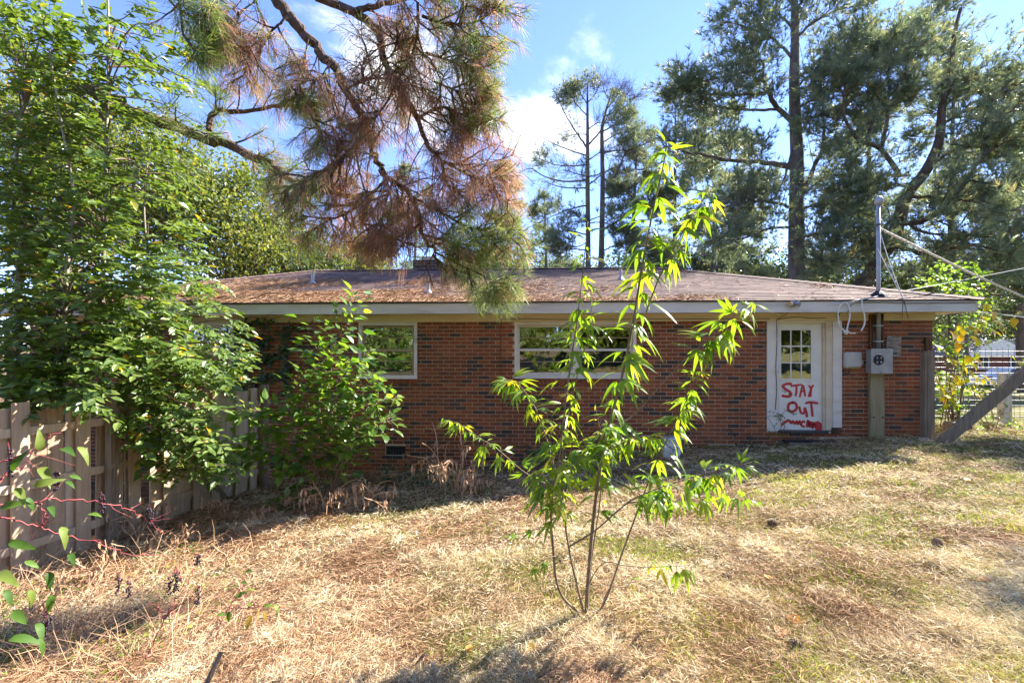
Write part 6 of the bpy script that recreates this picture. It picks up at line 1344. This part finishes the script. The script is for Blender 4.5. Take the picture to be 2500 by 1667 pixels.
def other_plants():
    rng = np.random.default_rng(12)
    b = on_ground(2330, 1050)
    sprays_plant('climbing_vine', 'green vine climbing beside the right corner of the house', 'vine', [((2285, 790, 2360, 960), (8.3, 9.2), 330), ((2290, 700, 2420, 800), (8.4, 9.4), 260), ((2240, 640, 2400, 720), (8.8, 9.8), 330), ((2285, 950, 2350, 1030), (8.0, 8.8), 120)], LEAF_BUSH, 41, .085, True, base=b, rlo=.3, rhi=.9)
    tr = empty('yellow_vine', b + (.1, -.1, 0), 'yellow leaved vine hanging beside the fascia corner above the leaning plank', 'vine')
    me = [ovate_mesh('leaf', LEAF_YEL, v, rng.uniform(.34, .42), rng.uniform(.1, .4), .06, rng) for v in (.3, .5, .65, .75, .9)]
    z8 = lambda a, b_: (2200 + a / 3.137, 600 + b_ / 3.137)
    pts = [(655, 450), (655, 505), (630, 545), (615, 595), (580, 630), (540, 690), (690, 640), (755, 620), (830, 600), (470, 640), (430, 620), (400, 680), (460, 690), (390, 790), (430, 770), (590, 825), (380, 870), (495, 915), (550, 900), (440, 1000), (480, 1030), (520, 1020), (540, 1060), (560, 1000), (610, 990), (680, 1025), (640, 990), (350, 1060), (290, 1080), (320, 1090), (390, 1090), (340, 1150), (360, 1160), (310, 1160), (585, 1140), (560, 1030), (920, 1040), (905, 885), (930, 870), (450, 960), (410, 980), (500, 1050), (370, 1000), (330, 1000), (400, 1040), (560, 670), (500, 620), (610, 650)]
    pts += [(a + rng.normal(0, 45), c + rng.normal(0, 45)) for a, c in pts]
    for a, c in pts: 
        px, py = z8(a, c); put('leaf', me[int(rng.integers(0, 5))], W(px, py, rng.uniform(7.5, 8.2)), nrm(RIGHT * rng.normal(.3, .6) - UP * rng.uniform(.1, .9) - VIEW * .3), nrm(UP + np.array((.4, -.5, 0)) + rng.normal(0, .3, 3)), rng.uniform(.10, .17), tr)
    sg = MB()
    for P in ([(330, 1380), (380, 1000), (420, 800), (480, 650), (600, 600), (700, 630)], [(300, 1380), (340, 1150), (350, 1000), (345, 850)], [(420, 800), (560, 700), (640, 560), (660, 430)], [(380, 1000), (480, 980), (560, 1000), (690, 1020)], [(850, 1040), (920, 1040), (960, 1000)]): sg.tube(spline(WP([z8(*q) for q in P], 7.9), 20), np.linspace(.008, .003, 20), 5)
    sg.build('stem', M['twig'], tr)
    b = on_ground(2420, 1050); sprays_plant('weed_clump', 'green creeper tangled over the lower part of the leaning plank', 'weed', [((2370, 940, 2440, 1030), (7.0, 7.5), 120), ((2380, 1020, 2480, 1060), (7.4, 8.2), 70)], LEAF_BUSH, 43, .07, base=b, rlo=.4, rhi=1)
    b = on_ground(1895, 1075); sprays_plant('weed_clump', 'small grey green weed growing at the left foot of the door', 'weed', [((1880, 1000, 1915, 1060), (7.3, 7.5), 60), ((1900, 955, 1950, 1010), (7.3, 7.45), 26), ((1905, 1020, 1935, 1045), (7.3, 7.5), 12)], LEAF_POKE, 44, .05, base=b, rhi=.8)
    b = on_ground(1820, 1100); sprays_plant('weed_clump', 'small weed tuft at the wall foot left of the door', 'weed', [((1785, 1065, 1850, 1105), (7.2, 7.5), 70)], LEAF_IVY, 45, .06, base=b)
    for i, (px, py, w, h, n, lab) in enumerate([(1320, 1120, 50, 40, 80, 'dark fern like weeds at the wall behind the sapling'), (1000, 1165, 70, 40, 100, 'low shaded weeds below the crawl space vent'), (1210, 1060, 35, 45, 40, 'broad leaved weed against the brick wall left of the sapling'), (1450, 1105, 40, 40, 60, 'shaded weeds at the wall left of the bucket'), (760, 1215, 60, 30, 50, 'small bright weeds under the bush'), (690, 1240, 40, 20, 40, 'small pale weed tuft before the bush')]):
        b = on_ground(px, py + h * .6); Zb = float(b[1] * CY - b[0] * SY); sprays_plant('weed_clump', lab, 'weed', [((px - w, py - h, px + w, py + h * .5), (Zb - .15, Zb + .2), n)], LEAF_IVY if i in (0, 1, 3) else LEAF_BUSH, 46 + i, .085 if i != 2 else .13, i == 2, base=b, rhi=.8)
    # ivy on the wall left of the bathroom window
    n = 1500; px = np.concatenate([rng.normal(690, 35, n // 3), rng.uniform(560, 700, n // 3), rng.normal(600, 30, n - 2 * (n // 3))]); py = np.concatenate([rng.uniform(780, 960, n // 3), rng.normal(885, 32, n // 3), rng.uniform(775, 960, n - 2 * (n // 3))])
    keep = (np.sin(px * .11) + np.sin(py * .13 + px * .05) + rng.normal(0, .8, n)) > .2; px, py = px[keep], py[keep]
    pos = np.array([on_y(a, b_, YW - .03 - rng.uniform(0, .05)) for a, b_ in zip(px, py)]); m = len(pos)
    tr = empty('ivy', (pos[:, 0].mean(), YW - .05, float(ground(pos[:, 0].mean(), YW))), 'dark ivy creeping up the brick between the hidden window and the bush', 'ivy')
    R = frames(nrm(np.stack([rng.normal(0, .8, m), rng.normal(-.1, .2, m), -np.abs(rng.normal(.6, .4, m))], -1)), nrm(np.stack([rng.normal(0, .3, m), np.full(m, -1.), rng.normal(.4, .3, m)], -1)))
    V, Fc, r = scatter(OV_T * (1, 1.7, 1), OV_F, pos, R, rng.uniform(.05, .095, m), rng.uniform(0, 1, m)); link('leaves', mesh('leaves', V, Fc, LEAF_IVY, r), tr)
    st = MB()
    for a in ((585, 790, 590, 960), (640, 795, 620, 970), (690, 800, 700, 965), (560, 880, 740, 900), (600, 860, 700, 820)): st.tube(spline([on_y(a[0], a[1], YW - .025), on_y((a[0] + a[2]) / 2 + 12, (a[1] + a[3]) / 2, YW - .025), on_y(a[2], a[3], YW - .025)], 12), .005, 4)
    for k in range(16):
        x = rng.uniform(565, 745); st.tube(spline([on_y(x, 794, YW - .034), on_y(x + rng.normal(0, 12), 782, YW - .036), on_y(x + rng.normal(0, 16), 772, YW - .036)], 8), .0025, 3, cap=False)
    st.build('stems', M['twig'], tr)
other_plants()
# ------------------------------------------------------------------ ground cover
DRY = leafmat('dry_grass', [(0, (.20, .115, .055)), (.3, (.44, .31, .175)), (.6, (.66, .55, .35)), (1, (.84, .76, .56))], .25, (1.05, 1.0, .8), .6, .25)
GREENG = leafmat('green_grass', [(0, (.10, .15, .025)), (.5, (.24, .30, .06)), (1, (.48, .48, .16))], .4, (1.3, 1.25, .5), .5, .3)
def pixscatter(rng, n, y0=1030, y1=1720, x0=-60, x1=2560):
    """points on the ground, even over the picture so that near ground gets as many blades per area as it needs"""
    px = rng.uniform(x0, x1, n * 2); py = rng.uniform(y0, y1, n * 2)
    Z = np.full(n * 2, 3.0)
    dx = (px - 1250) / F; dz = (HOR - py) / F
    for _ in range(14):
        x = Z * (dx * CY - SY); y = Z * (dx * SY + CY); Z = np.clip((ground(x, y) - E) / dz, .8, 40)
    x = Z * (dx * CY - SY); y = Z * (dx * SY + CY)
    ok = (y < YW - .03) | (x > XR + .1); ok &= (Z < 16)
    x, y, Z = x[ok][:n], y[ok][:n], Z[ok][:n]
    return x, y, Z
def vnoise(x, y, s, seed):
    r = np.random.default_rng(seed); v = np.zeros_like(x)
    for k in range(5):
        a = r.uniform(0, 6.28); f = s * r.uniform(.6, 1.9); v += np.sin((x * cos(a) + y * sin(a)) * f + r.uniform(0, 6.28))
    return v / 5 ** .5
def fence_side(x, y):
    A = W(660, 1000, 7.85); B = W(-60, 1000, 4.15); d = nrm((B - A)[:2]); n = np.array((-d[1], d[0])); n = n if n[0] > 0 else -n
    return (x - A[0]) * n[0] + (y - A[1]) * n[1]
def ground_cover():
    rng = np.random.default_rng(17)
    def grassy(x, y): return 1 / (1 + np.exp(-(1.2 * (x - .2 + .4 * (y - 4)) + 1.5 * vnoise(x, y, 1.6, 3))))
    # fallen pine needles, lying flat in drifts
    x, y, Z = pixscatter(rng, 190000); n = len(x)
    dens = np.clip(.62 - .5 * grassy(x, y) + .4 * vnoise(x, y, 2.3, 9), .05, 1); k = rng.uniform(size=n) < dens; x, y, Z = x[k], y[k], Z[k]; n = len(x)
    a = vnoise(x, y, 1.3, 5) * 1.3 + rng.normal(0, .8, n) + .3; d = np.stack([np.cos(a), np.sin(a), rng.normal(.03, .16, n)], -1)
    sc = np.clip(Z / 3.2, .8, 2.2); L = rng.uniform(.07, .16, n) * sc ** .4; hz = rng.uniform(.0, .04, n) + np.maximum(0, vnoise(x, y, 6, 4)) * .03
    b = np.stack([x, y, ground(x, y) + hz], -1) - d * L[:, None] / 2
    V, Fc = blades1(rng, b, d, L, .0017 * sc); r = np.clip(.45 + .2 * vnoise(x, y, 1.8, 6) + rng.normal(0, .25, n), 0, 1)
    o = link('pine_straw', mesh('pine_straw', V, Fc, M['straw'], r)); tag(o, 'rusty fallen pine needles strewn over the lawn', 'pine straw', kind='stuff')
    # dry grass, short and tangled
    x, y, Z = pixscatter(rng, 270000); n = len(x)
    tuft = .5 + .5 * vnoise(x, y, 7, 12); k = (rng.uniform(size=n) < np.clip(.35 + .75 * tuft, .15, 1)) & (fence_side(x, y) > .1); x, y, Z = x[k], y[k], Z[k]; tuft = tuft[k]; n = len(x)
    a = rng.uniform(0, 6.28, n); up = np.abs(rng.normal(.45, .4, n)); d = np.stack([np.cos(a), np.sin(a), up], -1); sc = np.clip(Z / 3.2, .8, 2.0)
    L = rng.uniform(.03, .10, n) * (.55 + .9 * np.clip(tuft, 0, 1.4)); b = np.stack([x, y, ground(x, y) + rng.uniform(0, .02, n) + .03 * np.clip(vnoise(x, y, 9, 41), 0, 1.5)], -1)
    V, Fc = needles(rng, b, d, L, .0015 * sc, .25); r = np.clip(.55 + .16 * vnoise(x, y, 2.6, 8) + rng.normal(0, .28, n), 0, 1)
    o = link('dry_grass', mesh('dry_grass', V, Fc, DRY, np.repeat(r, 3))); tag(o, 'short dry straw coloured grass covering the yard', 'grass', kind='stuff')
    # living grass, thicker to the right
    x, y, Z = pixscatter(rng, 190000); n = len(x); gp = grassy(x, y); pat = vnoise(x, y, 4.5, 14)
    k = rng.uniform(size=n) < np.clip(gp * (.62 + .55 * pat) + .06 * (pat > .8), 0, 1); k &= fence_side(x, y) > .1; x, y, Z = x[k], y[k], Z[k]; n = len(x)
    a = rng.uniform(0, 6.28, n); d = np.stack([np.cos(a) * .7, np.sin(a) * .7, np.abs(rng.normal(.8, .4, n))], -1); sc = np.clip(Z / 3.2, .8, 2.2)
    L = rng.uniform(.025, .07, n) * (1 + .5 * (vnoise(x, y, 3, 15) > .8)); b = np.stack([x, y, ground(x, y) + rng.uniform(0, .01, n)], -1)
    V, Fc = needles(rng, b, d, L, .0017 * sc, .2); r = np.clip(.55 + .25 * vnoise(x, y, 2, 16) + rng.normal(0, .2, n), 0, 1)
    o = link('green_grass', mesh('green_grass', V, Fc, GREENG, np.repeat(r, 3))); tag(o, 'thin living green grass thicker towards the right', 'grass', kind='stuff')
    # ground ivy and seedlings at lower left
    x, y, Z = pixscatter(rng, 26000, 1290, 1700, -40, 760); n = len(x); px = 1250 + F * (x * CY + y * SY) / Z
    k = rng.uniform(size=n) < np.clip((640 - px) / 500, 0, 1) * np.clip(.22 + .45 * vnoise(x, y, 4.5, 21), 0, .7); k &= fence_side(x, y) > .05; x, y = x[k], y[k]; n = len(x)
    pos = np.stack([x, y, ground(x, y) + rng.uniform(.01, .09, n)], -1)
    R = frames(nrm(np.stack([rng.normal(0, 1, n), rng.normal(0, 1, n), rng.normal(.05, .3, n)], -1)), nrm(UP + rng.normal(0, .45, (n, 3))))
    V, Fc, r = scatter(OV_T * (1, 1.35, 1), OV_F, pos, R, rng.uniform(.015, .04, n), np.clip(rng.beta(2, 2, n) * 1.1 - .05, 0, 1))
    o = link('ground_ivy', mesh('ground_ivy', V, Fc, leafmat('ground_ivy_leaves', [(0, (.07, .12, .02)), (.5, (.16, .24, .035)), (.85, (.30, .34, .05)), (1, (.48, .30, .05))], .4, (1.3, 1.25, .5)), r)); tag(o, 'low yellow green ground ivy in the lower left corner', 'ground ivy', kind='stuff')
    # thin dry stalks standing and leaning through the lower left growth
    x, y, Z = pixscatter(rng, 3400, 1270, 1690, -40, 800); n = len(x); px = 1250 + F * (x * CY + y * SY) / Z
    k = (rng.uniform(size=n) < np.clip((760 - px) / 620, 0, 1)) & (fence_side(x, y) > .08); x, y = x[k], y[k]; n = len(x); st = MB()
    for i in range(n):
        a = rng.uniform(0, 6.28); L = rng.uniform(.12, .5); d = np.array((cos(a), sin(a), rng.uniform(.1, 1.3))); d = nrm(d); p0 = np.array((x[i], y[i], float(ground(x[i], y[i])))); p1 = p0 + d * L * .5 + rng.normal(0, .03, 3); p2 = p0 + d * L + rng.normal(0, .06, 3) - UP * .05
        st.tube([p0, p1, p2], [.0022, .0018, .001], 3, r=rng.uniform(), cap=False)
    o = st.build('dry_stalks', M['deadstalk']); tag(o, 'thin dry stalks tangled through the lower left growth', 'dry stalks', kind='stuff')
    # needles lying on the roof, thick along the eave at the left
    n = 120000; x = rng.uniform(RX0 + .3, RX1 - .3, n); dpt = rng.uniform(0, 1, n) ** 1.4 * HS
    wgt = np.clip(1.15 - dpt / 2.6, 0.02, 1) * np.clip((1.2 - x) / 3.5, .02, 1) * np.clip(.6 + .7 * vnoise(x * .7, dpt * 2.2, 2.2, 31), 0, 1)
    wgt = np.maximum(wgt, np.where((dpt < .5) & (x < 3.2), .45, 0) * np.clip(.4 + vnoise(x, dpt, 3, 33), 0, 1)); wgt = np.maximum(wgt, .25 * (vnoise(x, dpt * 1.5, 2.6, 35) > 1.25))
    ok = (rng.uniform(size=n) < wgt) & (dpt < x - RX0) & (dpt < RX1 - x); x, dpt = x[ok], dpt[ok]; n = len(x)
    a = rng.normal(.5, .7, n); s = RISE / HS; d = np.stack([np.cos(a), np.sin(a), s * np.sin(a) + rng.normal(.03, .12, n)], -1); L = rng.uniform(.12, .24, n)
    b = np.stack([x, RY0 + dpt, ZR0 + s * dpt + .016 + rng.uniform(0, .035, n) * np.clip(wgt[ok] * 1.5, 0, 1)], -1) - d * L[:, None] * .5
    b[:, 2] = np.maximum(b[:, 2], ZR0 + s * np.maximum(b[:, 1] - RY0, 0) + .014)
    V, Fc = blades1(rng, b, d, L, .0038); o = link('roof_needles', mesh('roof_needles', V, Fc, M['straw'], np.clip(rng.normal(.5, .25, n), 0, 1))); tag(o, 'rusty pine needles drifted along the eave of the roof', 'pine straw', kind='stuff')
ground_cover()

def litter():
    rng = np.random.default_rng(23)
    # pine cones: a core with rows of scales
    def cone_mesh():
        mb = MB(); n = 64; L = .085
        mb.tube([(0, 0, 0), (0, 0, .02), (0, 0, .06), (0, 0, L)], [.008, .022, .018, .004], 8, r=.2)
        for i in range(n):
            f = i / n; z = .006 + f * L * .9; a = i * 2.4; R = .034 * np.sin(pi * (f * .82 + .16)) ** .8; d = np.array((cos(a), sin(a), .35)); s = np.array((-sin(a), cos(a), 0)); c = np.array((0, 0, z)); e = c + d * R
            mb.add([c - s * .004, c + s * .004, e + s * .0085 + UP * .002, e - s * .0085 + UP * .002, e + d * .003 - UP * .006], [(0, 1, 2, 3), (3, 2, 4, 4)], rng.uniform(.2, 1))
        return mesh('pine_cone', np.vstack(mb.V), np.vstack(mb.Fc), solid('pine_cone', [(.1, (.07, .045, .03)), (.6, (.20, .135, .09)), (1, (.42, .33, .26))], 30, .9, .2, use_rnd=.8), np.concatenate(mb.R))
    cm = cone_mesh()
    C = [(1172, 1508, 'pine cone left of the sapling foot'), (1028, 1632, 'pine cone at the bottom edge left of the sapling'), (1540, 1605, 'pine cone at the bottom edge right of the sapling'), (1960, 1590, 'large pine cone below the pair of orange leaves'), (1852, 1590, 'small pine cone left of the large bottom one'), (1900, 1287, 'pine cone on the sunlit grass right of the sapling'), (1790, 1427, 'pine cone in straw right of the sapling foot'), (2045, 1490, 'dark pine cone in the shadow right of centre'), (2115, 1137, 'pine cone on the grass below the meter post'), (2290, 1337, 'pine cone in a brown patch at the right')]
    for px, py, lab in C:
        p = on_ground(px, py); o = bpy.data.objects.new('pine_cone', cm); COL.objects.link(o); o.location = (p[0], p[1], p[2] + .02); o.rotation_euler = (radians(rng.uniform(60, 110)), 0, rng.uniform(0, 6.28)); s = rng.uniform(.65, 1.1); o.scale = (s, s, s); tag(o, lab, 'pine cone', 'pine cones on the lawn')
    lm = [ovate_mesh('fallen_leaf', leafmat('fallen_leaf_%d' % i, [(0, c), (1, c)], .3, (1.2, 1, .5), .6, .3), .5, .34, .2, .03, rng) for i, c in enumerate([(.44, .19, .03), (.33, .14, .04), (.50, .32, .08), (.22, .09, .04)])]
    Lf = [(1928, 1528, .13, 0, 'bright orange fallen leaf in the lower right shade'), (1908, 1550, .15, 1, 'brown orange leaf lying against the bright orange one'), (2415, 1432, .13, 0, 'orange fallen leaf near the right edge'), (2262, 1610, .13, 1, 'curled rusty leaf at the bottom right'), (2362, 1183, .12, 2, 'yellow leaf on the green grass at the right'), (1300, 1605, .11, 2, 'pale yellow leaf at the bottom below the sapling'), (1140, 1605, .08, 0, 'small orange leaf at the bottom left of the sapling'), (650, 1340, .10, 2, 'pale dry leaf on the straw left of centre'), (735, 1400, .09, 3, 'dark red brown leaf on the sunlit straw'), (2155, 1168, .1, 0, 'small orange leaf standing in the grass right of centre'), (1870, 1420, .09, 2, 'pale leaf right of the sapling in the lawn')]
    for px, py, s, k, lab in Lf:
        p = on_ground(px, py); d = nrm(RIGHT * rng.normal(0, 1) + VIEW * rng.normal(0, 1) + UP * .1); R = frames(d[None], nrm(UP + rng.normal(0, .25, 3) - VIEW * .3)[None])[0]
        o = bpy.data.objects.new('fallen_leaf', lm[k]); COL.objects.link(o); M4 = Matrix.Identity(4)
        for i in range(3):
            for j in range(3): M4[i][j] = R[i, j] * s * .72
            M4[i][3] = p[i] + (.035 if i == 2 else 0)
        o.matrix_basis = M4; tag(o, lab, 'leaf', 'fallen leaves')
    # pale stone at the lower left corner, broken branch stub
    p = on_ground(145, 1612); mb = MB(); rbox(mb, p[0] - .09, p[0] + .09, p[1] - .05, p[1] + .06, p[2] - .03, p[2] + .05, .025); tag(mb.build('pale_stone', M['concrete']), 'pale stone half hidden in the lower left leaves', 'stone')
    A = W(505, 1667, 1.85); B = W(540, 1590, 1.9); tag(MB().tube([A - (0, 0, .12), A, B], [.012, .011, .009], 7).build('branch_stub', M['oldwood']), 'short broken branch standing at the bottom left', 'branch')
    for i, (a, b, lab) in enumerate([((905, 1590), (1010, 1520), 'grey fallen twig left of the bottom pine cone'), ((2180, 1600), (2260, 1545), 'grey twig in the bottom right shade')]):
        p, q = on_ground(*a), on_ground(*b); tag(MB().tube(spline([p + UP * .03, (p + q) / 2 + UP * .045 + (.02, 0, 0), q + UP * .03], 10), np.linspace(.006, .003, 10), 5).build('fallen_twig', M['twig']), lab, 'twig', 'fallen twigs')
litter()
